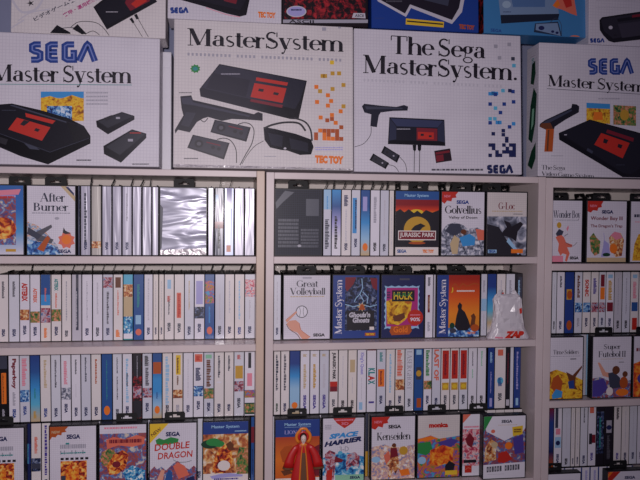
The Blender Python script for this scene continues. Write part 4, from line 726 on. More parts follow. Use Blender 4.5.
def d_super(p):
    p.into('title_lettering').fit(serif('Super'), .28, .12, .72, .2, 'dgrey').fit(serif('Futebol II'), .14, .235, .86, .33, 'dgrey').marks(.2, .36, .8, .37, 'tan').rect(.68, .415, .82, .425, 'dgrey')
    p.into('cover_picture').poly([(0, .68), (.2, .66), (.4, .72), (.7, .76), (1, .72), (1, 1), (0, 1)], art('battle', 50, 17)).poly([(.12, .42), (.18, .42), (.34, .58), (.5, .6), (.46, .68), (.26, .64)], 'flesh').poly([(.4, .6), (.56, .58), (.72, .68), (.74, .84), (.46, .86)], 'slate').ell(.61, .55, .1, .07, 'brown').poly([(0, .72), (.3, .68), (.4, .86), (.2, .98), (0, .98)], 'purple').ell(.78, .92, .17, .06, 'orange').ell(.85, .62, .07, .05, 'brown').ell(.82, .76, .11, .1, 'rust').ell(.45, .9, .09, .07, 'cream')
face_case(591.9, 632, .012, ZRB, 'white cover with a reaching figure above a purple scene', GR3, d_super, tab=.38)
face_case(632.8, 672, .012, ZRB, 'cover with orange and purple picture, cut by the right picture edge', GR3, lambda p: p.into('cover_picture').poly([(0, .45), (.3, .38), (1, .5), (1, 1), (0, 1)], art('sunset', 35, 3)).ell(.3, .7, .2, .1, 'purple').into('title_lettering').marks(.06, .19, .9, .27, 'dred', 1), tab=.4)

ZR3T = ZR3+CH+.0006
GR4 = 'game cases in the upper tier of the right third shelf'
R3 = [(548.8, 553.7, 'ramp:rust:navy:royal:royal:dred', 'blue case half behind the panel', 2), (554, 561.9, 'white|b:0:.35:slate:.1:.5|b:.36:.46:pink:.2:.8|b:.5:.68:ltblue:.1:.9|c:.6:.04:navy|g:.78:.94:navy', 'white case with pale blue square', 2), (562.3, 570.8, 'white|m:.1:.7:ash:.12|g:.86:.97:ink', 'white case with hairline', 2), (571.1, 575.2, 'white|m:.1:.7:ash:.2|g:.86:.97:navy', 'narrow white case', 2), (575.5, 580, 'white|m:.1:.7:ash:.2|g:.84:.97:navy', 'narrow white case', 2),
 (580.4, 587.7, 'white|m:.03:.28:dgrey:.2|g:.82:.97:navy', 'white case with short dark title', 2), (588.1, 596, 'white|b:0:.12:salmon:.15:.7|b:.46:.64:charcoal:.1:.5|b:.48:.62:dred:.5:.95|g:.78:.92:purple', 'white case with red and black blocks', 2), (596.4, 604, 'ink|a:.1:.8:night|m:.2:.7:teal:.3', 'black case with teal marks', 2), (604.3, 613.4, 'ink|b:.25:.46:grey:.2:.8|c:.37:.04:navy|m:.5:.9:dgrey:.4', 'black case with grey square', 2),
 (613.8, 621.3, 'white|m:.04:.24:ink:.4|g:.8:.92:purple', 'white case with black title', 2), (621.7, 629.2, 'white|m:.1:.7:ash:.12|g:.8:.95:navy', 'white case', 2), (629.5, 637, 'white|m:.1:.7:ash:.12|g:.8:.92:navy', 'white case', 2), (637.3, 645, 'white|m:.1:.7:ash:.12|g:.8:.92:navy', 'white case cut by the picture edge', 2)]
row(R3, .060, ZR3T, '%s spine in right third-shelf upper tier', GR4)
hidden(LP, 1.24, .060, ZR3, 'game case in the lowest visible tier of the right bookcase, seen between two covers', 'lowest tier of the right bookcase', spec='white|m:.05:.3:lilac:.3|b:0:1:royal:.86:1', tab=0)
face_x(LP, LP+.112, .02, ZR3, 'plain pale cover at the bottom beside the right bookcase panel', 'front-facing covers at the bottom of the right bookcase', lambda p: p.into('title_lettering').marks(.2, .1, .8, .14, 'ash'), PAPER, tab=.3)
def d_end(p):
    p.into('corner_ribbon').poly([(0, 0), (.3, 0), (0, .22)], 'red').poly([(.05, .0), (.12, .0), (0, .1), (0, .04)], 'orange')
    p.into('maker_logo').fit(sans('SEGA', .03), .4, .08, .66, .13, 'navy')
    p.into('title_lettering').marks(.3, .2, .9, .23, 'ash')
face_case(606.5, 650, .02, ZR3, 'pale cover with red corner ribbon at the bottom right', 'front-facing covers at the bottom of the right bookcase', d_end, PAPER, tab=.35)

# ------------------------------------------------------------------ cartons on top of the bookcases
LEAN = math.radians(3.6)
class Carton:
    def __init__(s, label, a, b_, z, Y, h, dep, card, group='console cartons leaning on the bookcase tops', width=None, lean=LEAN):
        s.lean = lean
        s.Y, s.z = Y, H0+z
        if width:    # a is None -> open to the left, b_ None -> open to the right
            if a is None: X1 = x_at(b_, Y, s.z); X0 = X1-width
            else: X0 = x_at(a, Y, s.z); X1 = X0+width
        else: X0, X1 = x_at(a, Y, s.z), x_at(b_, Y, s.z)
        s.xc = (X0+X1)/2; s.w = X1-X0; s.h = h
        s.t = thing('console_carton', label, 'cardboard box', (s.xc, Y, s.z), (-lean, 0, 0), group)
        b = MB(); W = s.w/2
        b.box(-W, W, 0, dep, 0, h, card, .0015); s.c = b.build('carton', s.t)
        # closing flap line and tuck slots on the right and left ends
        q = MB()
        for sx in (-1, 1):
            q.box(sx*W-.0004, sx*W+.0004, .006, dep-.006, h*.5-.0006, h*.5+.0006, mat('ash'))
            q.box(sx*W-.0004, sx*W+.0004, dep*.3, dep*.7, h-.03, h-.029, mat('grey'))
        q.build('end_flap', s.t)
        s.p = Print(s.map, 0.0); s.p.lim = (-s.w/2+.001, s.w/2-.001, .0015, h-.0015)
        s.dep = dep
    def map(s, px, py):
        d = ray(px, py); n = Vector((0, -math.cos(s.lean), math.sin(s.lean))); P0 = Vector((s.xc, s.Y, s.z)); C0 = Vector(CAMPOS)
        q = C0+d*((P0-C0).dot(n)/d.dot(n))-P0
        return (q.x, q.y*math.sin(s.lean)+q.z*math.cos(s.lean))
    def done(s): s.p.build(s.c)
ZTOP = .1325; ZC = .1299+.08*math.sin(LEAN)+.0003      # a leaning carton rests on its rear lower edge
BLK = mat('#17161c', .3, .3, '_ink'); BLK2 = mat('#2a2a36', .4, .2, '_ink')

LEAN4 = math.radians(1); Z4 = .1299+.08*math.sin(LEAN4)+.0003
# big carton, far left
k = Carton('white grid carton at far left with black console, two pads and striped blue logo', None, 159, ZC+.0027, .004, .343, .08, CARD, width=.54)
p = k.p
p.into('printed_logo').sega(29, 41.6, 97, 62.6)
p.into('printed_title').base(serif('Master System'), (-9, 81), (131.5, 83), 17, 'ink').line([(-20, 84), (132, 85)], .0016, 'teal').marks(86, 92, 108, 107, 'grey', 4, 0, .4).marks(76.5, 159.5, 91.5, 161.5, 'dgrey').marks(132, 163.5, 149, 165.3, 'dgrey')
p.into('printed_screenshot').rect(40.8, 91.6, 83.8, 121, 'tan').rect(40.8, 91.6, 83.8, 98, 'sky').poly([(41, 98), (50, 96), (60, 99), (72, 95), (83.8, 99), (83.8, 121), (41, 121)], art('gold', 40, 4)).rect(47, 106, 72, 121, art('blue', 70, 2))
p.into('printed_console').poly([(-8, 105), (12, 103.5), (40, 110), (68, 118), (84, 126), (90.5, 136), (90.5, 143.5), (48, 167), (20, 156), (-8, 144)], BLK).poly([(-8, 106), (12, 104.5), (84, 127), (89, 137), (50, 152), (-8, 131)], mat('#1d1c24', .3, .3, '_ink')).poly([(-8, 131), (50, 152), (89, 138), (90, 143), (48, 166), (-8, 143)], mat('#0f0e12', .3, .3, '_ink'))
p.poly([(12, 104.6), (84, 127), (83.5, 128.2), (10, 105.6)], 'slate').poly([(66, 121.5), (84, 127.2), (89, 136.5), (74, 142), (70, 131)], mat('#121118', .35, .3, '_ink')).line([(-6, 131.4), (50, 152.2), (89, 138.2)], .0012, 'slate', False)
p.poly([(25.3, 113), (55.5, 120.8), (52.5, 124), (26, 116.9)], 'red').poly([(17, 117.6), (50.5, 127.4), (42, 140.8), (8.2, 129.4)], 'red').poly([(24, 120), (30, 121.5), (24, 126), (20, 124.5)], 'ink').poly([(36, 128), (40, 129.5), (38, 132), (34, 130.5)], 'ink').poly([(24, 143), (36, 147), (40, 150), (30, 149)], 'slate').poly([(0, 137), (8, 139.5), (6, 145), (0, 143)], 'charcoal').marks(2, 110, 16, 111, 'slate')
p.into('printed_control_pad').poly([(96, 121), (122, 112), (134.5, 116), (134.5, 119.6), (108, 134.4), (97, 127)], BLK).poly([(98, 121.5), (122, 113), (133, 116.3), (108, 128)], BLK2).rect(116, 117, 120, 119, 'grey').poly([(104, 118), (112, 115), (113, 118), (106, 121)], 'ink')
p.poly([(103.5, 146), (132, 129.4), (146.3, 133.6), (146.3, 138), (121, 162.7), (104, 154)], BLK).poly([(106, 147), (132, 130.6), (145, 134.4), (120, 155)], BLK2).rect(128, 139, 133, 141.5, 'grey').marks(130, 132.5, 141, 134, 'red')
k.done()
# carton two
k = Carton('cream-edged grid carton with black pistol, goggles and orange squares, second from left', 173, 353.2, ZC+.0027, .004, .398, .08, CARDC)
p = k.p
p.into('printed_title').base(serif('MasterSystem'), (187.3, 45), (343.5, 51.5), 17, 'ink')
p.raw([q for q in [[p.map(187.5+i*4.1, 52.6+i*.165), p.map(189.6+i*4.1, 52.7+i*.165), p.map(189.6+i*4.1, 55.6+i*.165), p.map(187.5+i*4.1, 55.5+i*.165)] for i in range(38) if i not in (11, 17, 31)]], 'grey').line([(187, 58.0), (345, 64.5)], .0006, 'ash').line([(187, 51), (345, 57)], .0006, 'ash')
p.into('printed_burst').star(195.3, 68.7, 5.3, 4.6, 'green', 9, .75).ell(195.3, 68.7, 2.6, 2, 'teal')
p.into('printed_console').poly([(219.4, 64), (306.9, 80.8), (298.5, 119.5), (290, 119), (200.5, 96.5), (199.5, 89)], BLK).poly([(219.6, 65), (306, 81.5), (300, 100), (295, 109), (206, 89), (202, 87)], mat('#2b2b38', .3, .3, '_ink')).poly([(206, 90), (295, 110), (291, 117), (201, 95.5)], mat('#14131a', .3, .3, '_ink')).poly([(213, 73), (250, 80), (246, 97), (206, 88)], mat('#1d1c26', .3, .3, '_ink')).marks(221, 73.5, 240, 75, 'grey')
p.poly([(256.5, 77.3), (288, 82.6), (287, 85.8), (255.8, 80.6)], 'red').poly([(254.5, 83), (286.5, 88.4), (282.5, 103), (250.5, 97)], 'red').poly([(259, 88.5), (264, 89.3), (263, 92), (258, 91)], 'ink').poly([(274, 92), (279, 93), (278, 95.5), (273, 94.5)], 'ink').poly([(251, 99), (283, 105), (282, 108), (250, 101.5)], 'dred')
p.into('printed_light_gun').poly([(180.3, 96.3), (191.3, 95.4), (193, 100), (226, 107.5), (253.8, 114.2), (258, 112), (262.6, 113.6), (262.6, 120.8), (246, 119.6), (231.9, 119), (222, 121), (208, 117), (203, 118.5), (197, 122), (189.7, 132.4), (178, 129.8), (175.4, 133.6), (174.8, 130), (183.4, 115.5), (181.5, 108)], mat('#1e1d26', .35, .2, '_ink')).poly([(181, 98), (191, 97), (193, 102.2), (250, 115.5), (249, 117), (192, 105), (183, 104)], mat('#3c3c4c', .35, .2, '_ink')).poly([(186, 112), (196, 113), (189, 127), (181, 125)], mat('#33333f', .35, .2, '_ink')).line([(199, 118), (204, 122), (208, 118)], .002, 'charcoal')
p.into('printed_control_pad')
for A in ([(214.7, 119.7), (250.8, 127.4), (246.4, 141.8), (210.4, 132.2)], [(192.8, 134.7), (229.6, 143), (224, 159.6), (187.3, 147.8)]):
    p.poly(A, BLK); c = [sum(q[i] for q in A)/4 for i in (0, 1)]
    p.poly([(c[0]+(q[0]-c[0])*.92, c[1]+(q[1]-c[1])*.84-.5) for q in A], mat('#34323e', .35, .2, '_ink')); p.ell(c[0]-9.5, c[1]-2.5, 4.4, 3.9, 'ink').ell(c[0]-9.5, c[1]-2.5, 2.2, 1.9, 'dgrey').ell(c[0]+4.5, c[1]+1.2, 2, 1.8, 'ink').ell(c[0]+10.5, c[1]+2.8, 2, 1.8, 'ink').poly([(c[0]-2, c[1]-4.6), (c[0]+12, c[1]-1.2), (c[0]+12, c[1]-.2), (c[0]-2, c[1]-3.6)], 'dred')
p.line([(238, 124.5), (244, 122.8), (250.5, 124.5), (254, 131), (252, 143), (246, 154), (240, 165)], .0022, 'ink').line([(217, 139.5), (224, 138.2), (231, 141), (236, 150), (236.5, 163)], .0022, 'ink')
p.into('printed_goggles').poly([(263.4, 127), (275, 129), (296, 134), (311, 139.5), (313.5, 147), (311, 154.5), (300, 155), (287, 150.5), (281, 150), (270, 147.5), (264.5, 140)], mat('#15141a', .25, .4, '_ink')).poly([(268, 133), (283, 136), (282, 147), (271, 145)], mat('#2c2c38', .25, .4, '_ink')).poly([(289, 138), (308, 143), (308, 152), (291, 149)], mat('#2c2c38', .25, .4, '_ink')).line([(264, 128.5), (272, 125), (285, 122.5), (299, 123.5), (305.5, 131)], .0052, 'ink').line([(294, 118), (305, 122), (310.5, 130), (312, 141)], .0045, 'charcoal').line([(263.5, 141), (255, 146), (248, 154), (242, 164)], .0014, 'ink').ell(285, 148.5, 1.4, 1, 'ash')
p.into('printed_squares')
sq = [(331.9, 62.5, 'yellow'), (322.5, 76, 'gold'), (325, 76, 'gold'), (332.5, 73.4, 'gold'), (339, 73.4, 'gold'), (316.3, 86.9, 'orange'), (320, 91.2, 'gold'), (332.5, 89, 'gold'), (343.4, 85, 'gold'), (327.8, 95.3, 'orange'), (317, 102, 'orange'), (327.8, 105.6, 'orange'), (331, 101, 'orange'), (343.4, 106.3, 'gold'), (340.6, 111.3, 'orange'), (331.9, 115, 'orange'), (327.2, 120.3, 'rust'), (335.6, 122.8, 'orange'), (320.6, 117.5, 'orange'), (331.9, 119, 'rust')]
rr = random.Random(5)
for r_i, y in enumerate((126.5, 130.4, 134.3, 138.2)):
    for c_i in range(7):
        if rr.random() < .52+.13*r_i: sq.append((316+c_i*4.2, y+c_i*.12, 'rust' if rr.random() < .6 else 'orange'))
for col_ in ('yellow', 'gold', 'orange', 'rust'):
    p.polys([[(x-2, y-1.9), (x+2, y-1.8), (x+2, y+2.1), (x-2, y+2)] for x, y, c in sq if c == col_], col_)
p.into('printed_logo').base(sans('TEC TOY', .06), (314.8, 163.3), (343.5, 164.4), 8.2, 'orange').marks(315, 147, 343, 151.4, 'lilac', 2, 0, .5).marks(179, 92.4, 192, 93.6, 'dgrey').marks(184, 158, 198, 159.5, 'dgrey').marks(264, 156, 276, 157.2, 'grey').polys([[(322, 27.5), (326, 27.5), (326, 31), (322, 31)], [(338, 26), (341, 26), (341, 28.6), (338, 28.6)]], 'grey')
p.into('shrink_film').poly([(173.6, 164.2), (353, 168.8), (353, 171), (173.2, 166.6)], foil_mat('shrink_film_foot', '#cfc8cf', 45, 70, 1, .25, 0, .02))
k.done()
# carton three
k = Carton('white grid carton with small console and pistol and blue squares, third from left', 354.2, 522, ZC, .004, .398, .08, CARD)
p = k.p
def c7(x, y): return (x/3.2+340, y/3.2+90)
def c3(x, y): return (x/3.2+340, y/3.2)
p.into('printed_title').base(serif('The Sega'), (390.6, 53.3), (485.3, 58.6), 18, 'ink').base(serif('MasterSystem.'), (362.8, 72.5), (517, 80.2), 18, 'ink')
p.raw([[p.map(363.5+i*3.9, 78.6+i*.18), p.map(365.3+i*3.9, 78.7+i*.18), p.map(365.3+i*3.9, 81.4+i*.18), p.map(363.5+i*3.9, 81.3+i*.18)] for i in range(36) if i not in (11, 17, 30)], 'ash').marks(431.6, 168.8, 483, 171.4, 'dgrey')
p.into('printed_light_gun').poly([c7(*q) for q in [(70, 52), (78, 44), (130, 50), (180, 54), (205, 48), (218, 53), (216, 66), (170, 67), (130, 72), (124, 82), (118, 119), (97, 116), (100, 78), (78, 72)]], mat('#232434', .35, .2, '_ink')).poly([c7(*q) for q in [(80, 52), (200, 57), (200, 61), (84, 62)]], 'slate').line([c7(100, 118), c7(97, 145), c7(75, 172), c7(45, 182)], .0014, 'ink')
p.into('printed_console').poly([c7(*q) for q in [(158, 87), (334, 95), (337, 179), (153, 173)]], mat('#1b1b28', .35, .2, '_ink')).poly([c7(*q) for q in [(162, 91), (330, 99), (312, 120), (182, 116)]], mat('#3a4060', .35, .2, '_ink')).poly([c7(*q) for q in [(158, 160), (335, 166), (337, 178), (153, 172)]], BLK).poly([c7(*q) for q in [(160, 92), (180, 117), (180, 158), (157, 162)]], mat('#30344c', .35, .2, '_ink')).poly([c7(*q) for q in [(332, 99), (312, 122), (313, 162), (335, 168)]], mat('#30344c', .35, .2, '_ink')).marks(*c7(182, 124), *c7(225, 127), 'ash')
p.poly([c7(*q) for q in [(245, 121), (311, 124), (311, 163), (245, 161)]], 'dred').poly([c7(*q) for q in [(249, 134), (300, 136), (300, 158), (249, 156)]], 'red').poly([c7(*q) for q in [(258, 140), (268, 140), (268, 147), (258, 147)]], 'ink').poly([c7(*q) for q in [(284, 145), (293, 145), (293, 151), (284, 151)]], 'ink')
p.into('printed_cables').poly([c7(*q) for q in [(232, 176), (244, 176), (243, 192), (239, 197), (234, 192)]], BLK).poly([c7(*q) for q in [(248, 176), (260, 176), (259, 192), (255, 197), (249, 192)]], BLK).line([c7(238, 195), c7(237, 268)], .0018, 'ink').line([c7(255, 195), c7(254, 268)], .0018, 'ink')
p.line([c7(150, 238), c7(175, 245), c7(190, 266)], .0014, 'ink').line([c7(188, 212), c7(208, 235), c7(214, 266)], .0014, 'ink')
p.into('printed_control_pad')
for A in ([(142, 179), (192, 210), (182, 233), (131, 201)], [(106, 203), (157, 234), (146, 253), (94, 224)]):
    A = [c7(*q) for q in A]; c = [sum(q[i] for q in A)/4 for i in (0, 1)]; p.poly(A, BLK).poly([(c[0]+(q[0]-c[0])*.8, c[1]+(q[1]-c[1])*.75) for q in A], BLK2).ell(c[0]-3.5, c[1]-2, 1.4, 1.3, 'ink').ell(c[0]+3, c[1]+1.6, .9, .8, 'grey')
p.into('printed_cartridge').poly([c7(*q) for q in [(301, 195), (352, 187), (358, 226), (307, 234)]], mat('#2a1a24', .35, .2, '_ink')).poly([c7(*q) for q in [(305, 200), (350, 193), (351, 200), (306, 207)]], 'dred').poly([c7(*q) for q in [(306, 210), (330, 206), (332, 226), (309, 230)]], 'dred')
p.into('printed_squares')
sqs = {'grey': [c3(498, 148), c3(541, 142), c3(510, 185)], 'slate': [c3(553, 188)], 'cyan': [c3(556, 210), c3(521, 290), c7(497, 58), c7(480, 92), c7(495, 92)], 'sky': [c3(490, 298), c3(500, 299), c7(503, 104), c7(511, 104), c7(555, 108), c7(480, 12), c7(490, 12)], 'sega': [c7(497, 14), c7(553, 5), c7(480, 45), c7(555, 38), c7(525, 45), c7(513, 72), c7(480, 105), c7(542, 118)], 'navy': [c3(543, 290), c7(490, 140), c7(522, 130), c7(522, 143), c7(533, 155), c7(533, 163)]}
for y in (176, 187, 198, 209):
    for x in range(480, 560, 11):
        if rr.random() < .35+.012*(y-170) and not (y < 190 and 500 < x < 515): sqs['navy'].append(c7(x, y))
for cn, L_ in sqs.items(): p.polys([[(x-1.8, y-1.7), (x+1.8, y-1.6), (x+1.8, y+1.9), (x-1.8, y+1.8)] for x, y in L_], cn)
p.into('printed_logo').sega(487, 165, 512.8, 173.6, 'navy', None)
k.done()
# carton four (right)
k = Carton('white grid carton at right with large angled console, brown-gripped pistol and blue logo', 538, None, Z4, .004, .380, .08, CARD, width=.47, lean=LEAN4)
p = k.p
def c8(x, y): return (x/4.571+500, y/4.571+90)
def c9(x, y): return (x/4.571+500, (135+(y-135)*.95)/4.571+90)
p.into('printed_logo').sega(588, 58.4, 633.3, 74.6)
p.into('printed_title').base(serif('Master System'), (547.6, 85.8), (645, 92.2), 11.3, 'ink').line([(547, 88.6), (650, 94.8)], .0014, 'slate').marks(598, 98.2, 620, 99.8, 'grey').base(serif('The Sega'), (541.5, 169.4), (565, 170), 4.4, 'dgrey').base(serif('Video Game System'), (541.5, 175.4), (594, 178), 4.0, 'dgrey')
p.into('printed_screenshot').poly([(586.4, 102.7), (610, 104), (610, 124), (586.4, 122)], art('gold', 40, 8)).poly([(586.4, 102.7), (610, 104), (610, 109), (586.4, 108)], 'sky').poly([(613.3, 105), (636, 106.3), (636, 126), (613.3, 124.5)], art('jungle', 60, 7)).ell(624.5, 115, 4.5, 5.5, 'gold').poly([(594, 112), (602, 112), (603, 120), (593, 120)], 'orange')
p.into('printed_light_gun').poly([c8(*q) for q in [(180, 168), (182, 155), (205, 138), (325, 82), (330, 63), (350, 66), (362, 75), (360, 102), (300, 135), (250, 168), (246, 182), (210, 182)]], mat('#1d1d28', .35, .2, '_ink')).poly([c8(*q) for q in [(185, 158), (208, 142), (325, 88), (330, 95), (215, 155)]], mat('#3c4054', .35, .2, '_ink')).poly([c8(*q) for q in [(180, 168), (190, 152), (230, 150), (244, 180), (210, 182)]], 'brown')
p.poly([c8(*q) for q in [(210, 178), (247, 178), (240, 282), (202, 282)]], 'rust').poly([c8(*q) for q in [(218, 182), (226, 182), (220, 278), (212, 278)]], 'brown').marks(551, 155.5, 563, 156.5, 'grey')
p.into('printed_console').poly([c9(*q) for q in [(268, 200), (410, 135), (660, 205), (700, 230), (700, 420), (590, 434), (560, 425), (270, 232)]], BLK).poly([c9(*q) for q in [(275, 200), (410, 140), (690, 222), (690, 330), (600, 398), (560, 390)]], mat('#1c1c26', .3, .3, '_ink')).poly([c9(*q) for q in [(270, 204), (560, 392), (590, 405), (590, 432), (560, 424), (272, 232)]], mat('#101016', .3, .3, '_ink'))
p.poly([c9(*q) for q in [(490, 183), (612, 225), (608, 242), (484, 198)]], 'dred').poly([c9(*q) for q in [(462, 200), (592, 248), (560, 322), (430, 256)]], 'red').poly([c9(*q) for q in [(475, 226), (495, 234), (486, 252), (470, 246)]], 'ink').poly([c9(*q) for q in [(540, 252), (560, 258), (553, 275), (536, 268)]], 'ink').poly([c9(*q) for q in [(400, 272), (425, 288), (420, 300), (395, 284)]], 'slate').marks(*c9(530, 352), *c9(570, 356), 'slate').rect(*c9(293, 206), *c9(305, 211), 'grey')
k.done()
q = MB(); W = k.w/2; h = k.h; x = -W-.0006
def sidef(pts, c): q.face([(x, k.dep*(1-a), h*b_) for a, b_ in pts], mat(c))
sidef([(.15, .10), (.5, .06), (.8, .14), (.8, .26), (.45, .2)], 'dgreen'); sidef([(.2, .3), (.5, .26), (.75, .4), (.85, .62), (.6, .68), (.35, .55)], 'dgreen'); x -= .0002; sidef([(.42, .36), (.6, .4), (.66, .52), (.5, .52)], 'mint'); sidef([(.35, .72), (.6, .7), (.75, .78), (.7, .88), (.45, .86)], 'dgreen')
for i in range(8): sidef([(.42, .90-i*.012), (.62, .90-i*.012), (.62, .905-i*.012), (.42, .905-i*.012)], 'teal')
q.build('printed_side_panel', k.c)
# narrow carton between the first two
t = thing('white_carton', 'narrow white carton edge standing in the gap behind the two left cartons', 'cardboard box', (-.197, .115, H0+ZTOP))
b = MB(); b.box(-.03, .033, 0, .09, 0, .335, mat('#dcdae4', .4, .2, '_card'), .0015); b.build('carton', t)
b = MB(); b.box(-.026, .029, -.0003, .0002, .29, .291, mat('ash')); b.box(.0333, .0331, .01, .08, .16, .161, mat('ash')); b.build('end_flap', t)

# upper cartons, standing on the lower ones
ZA, ZU = ZC+.0027+.343*math.cos(LEAN)+.001, ZC+.0027+.398*math.cos(LEAN)+.001
YA, YU = .004+.343*math.sin(LEAN)+.001, .004+.398*math.sin(LEAN)+.001
GU = 'upper cartons stacked on the lower cartons'
k = Carton('white upper carton with slanted console picture and pink and grey foreign writing', 10.5, 165.5, ZA, YA, .34, .08, CARDC, group=GU)
p = k.p
p.into('printed_title').base(sans('ビデオゲーム実'), (35, 21.5), (76, 1), 4.4, 'slate').base(sans('実現・運用機能'), (64.5, 17.5), (97, .5), 4.2, 'magenta')
p.into('printed_picture').line([(12, 0), (22, 12), (36, 9), (44, -3)], .006, 'ash').line([(18, 21), (30, 13), (50, 9)], .003, 'ash').star(30.5, 3.2, 4.4, 3.6, 'ink', 5, .3).line([(10.9, 28), (24, 20)], .004, 'ash')
p.into('printed_console').poly([(93.3, 7), (107, 29.6), (157, 1.8), (149, -13), (120, -14)], BLK).poly([(94.5, 7), (120, -7), (152, -12), (156, 0), (107.5, 25)], mat('#1c1b24', .3, .3, '_ink')).poly([(125, 3), (130.5, 11), (150, 1), (145, -8), (128, -6)], 'dred').poly([(131, 4), (136, 8), (147, 1), (142, -5)], 'red').marks(106, 11.6, 118, 12.6, 'ash').line([(107, 29.2), (157, 1.5)], .0018, 'charcoal')
p.into('printed_cables').poly([(129.5, 19), (132, 17.6), (134.6, 22.4), (132.6, 23.4)], BLK).poly([(134, 15), (136.8, 13.8), (139, 18.6), (136.6, 19.6)], BLK).line([(133.4, 22.5), (142.4, 37)], .0014, 'ink').line([(138, 18.6), (148.4, 37)], .0014, 'ink').line([(70, 28), (78, 22.2), (90, 21.6), (99, 24.2), (106, 31), (109.8, 37)], .0016, 'ink').line([(50, 34), (62, 28.4), (76, 28.2), (86, 34.4)], .0018, 'dgrey').line([(85, 34.4), (93, 31), (100, 35.4)], .0016, 'ink')
p.into('printed_control_pad').poly([(57, 25), (70.5, 32.6), (70.5, 36), (50, 36)], BLK).poly([(77.5, 24.2), (86.6, 33.8), (82, 36.2), (72.5, 29)], BLK)
k.done()
k = Carton('white upper carton with dark console tip and small orange logo', 167.5, 281.4, ZU, YU, .30, .08, CARD, group=GU)
p = k.p
p.into('printed_logo').sega(170.4, 7.4, 188.2, 13.2, 'sega', None).base(sans('TEC TOY', .05), (258, 17.6), (275.6, 18.6), 6.2, 'orange')
p.into('printed_console').poly([(181, 0), (190, -22), (250, -24), (249.6, 0), (246.4, 15), (240, 16.6), (226, 13.4), (205, 6.6)], BLK).poly([(186, -3), (195, -20), (247, -20), (246, 0), (240, 10), (214, 4)], mat('#22202a', .3, .3, '_ink')).poly([(222, -6), (238, -3), (236, 4), (224, 1)], 'dred').line([(206, 7.6), (226, 14.4), (240, 17)], .0018, 'pink')
k.done()
k = Carton('black and dark red upper carton with white oval, between white and blue cartons', 282.3, 368.2, ZU, YU, .30, .08, mat('#1a1016', .35, .2, '_card'), group=GU)
p = k.p
p.into('printed_picture').rect(284.5, -60, 365.5, 18.6, art('reddark', 45, 4)).rect(283, 19.6, 368, 23, 'grey')
p.into('printed_oval').ell(296.4, 11.5, 10, 5.7, 'ash', 24).ell(296.4, 11.5, 8.8, 4.8, 'lilac', 24).marks(291, 9, 301.6, 11.4, 'navy')
p.into('printed_title').base(sans('ASCII'), (289, 22.9), (314, 23.3), 3.2, 'ink').poly([(353.5, 13), (365, 13.2), (365.6, 18.4), (352, 17.8)], 'ash').base(sans('ASCII'), (355, 17), (363.6, 17.2), 2.8, 'ink')
k.done()
k = Carton('royal blue upper carton with white-outlined console and yellow banner', 371.5, 478.8, ZU, YU, .30, .08, mat('#1d3f92', .35, .2, '_card'), group=GU)
p = k.p
p.into('printed_console').poly([(374, -6), (378, 1.4), (406, 17), (411, 8), (452, 24), (462, 12), (470, -30), (380, -30)], 'ash').poly([(377, -8), (381, .2), (405, 13.6), (410, 4.4), (452, 20), (459, 8), (466, -28), (384, -28)], mat('#241f2a', .3, .3, '_ink')).poly([(420, -10), (450, -5), (448, 6), (424, 0)], 'slate').marks(386, .5, 402, 2.6, 'dgrey')
p.into('printed_banner').poly([(406, 18.4), (444, 22), (443.6, 27.6), (405.6, 24.4)], 'yellow').polys([[(407, 20.4), (443, 23.6), (443, 25), (407, 21.8)]], 'ink').base(sans('TEC TOY', .05), (459, 28.8), (474.4, 30.2), 4.8, 'rust').marks(374.5, 17.6, 384, 19.6, 'royal')
k.done()
k = Carton('light blue upper carton with grey-blue console picture and red bird-like splash', 484, 586.3, ZU, YU, .30, .08, mat('#3f7fb6', .35, .2, '_card'), group=GU)
p = k.p
p.into('printed_console').poly([(496, -24), (500.4, 16), (559, 15), (554, -26)], mat('#7a92b4', .35, .2, '_ink')).poly([(500.4, 15), (501.2, 23.6), (558, 20), (559.4, 13.8)], mat('#1c2436', .35, .2, '_ink')).poly([(511, -3), (545, -2), (545, 7), (513, 7)], mat('#5474a4', .35, .2, '_ink')).ell(506.6, 4.5, 4.4, 3.6, mat('#9db4cc')).marks(503, 11.6, 511, 12.6, 'navy')
p.into('printed_control_pad').poly([(535, 23.4), (558, 21.6), (562, 38.8), (559, 39), (533.8, 32.2)], mat('#26344e', .35, .2, '_ink')).poly([(536, 24), (557.4, 23), (560.6, 36.6), (535.6, 30)], mat('#7a92b4', .35, .2, '_ink')).ell(541.4, 28, 3, 2.2, 'navy').ell(552.6, 31.6, 1.6, 1.3, 'navy').ell(557, 32.8, 1.6, 1.3, 'navy').line([(550, 22.6), (556, 18), (561, 24), (561.6, 34)], .0014, 'slate')
p.into('printed_splash').poly([(552.5, 5.6), (558, -2), (570, -14), (574, -2), (577, 15.8), (571, 13.8), (562, 9.6), (556, 8)], 'salmon').poly([(562, -2), (570, -8), (572, 6), (566, 8)], 'red').poly([(552.5, 5.6), (558, .4), (560, 5), (556, 8)], 'orange')
p.into('printed_logo').base(sans('SEGA'), (490.6, 31.6), (501.6, 32.6), 3.2, 'royal').ell(574.6, 37.6, 5.6, 2.2, 'orange')
k.done()
q = MB(); W = k.w/2
q.face([(-W-.0005, .002, .002), (-W-.0005, .078, .002), (-W-.0005, .078, .298), (-W-.0005, .002, .298)], art('reddark', 30, 9)); q.build('printed_side_panel', k.c)
k = Carton('white upper carton at top right with black console corner, above the blue logo', 588.8, None, Z4+.380*math.cos(LEAN4)+.001, .004+.380*math.sin(LEAN4)+.001, .30, .08, CARD, group=GU, width=.38, lean=LEAN4)
p = k.p
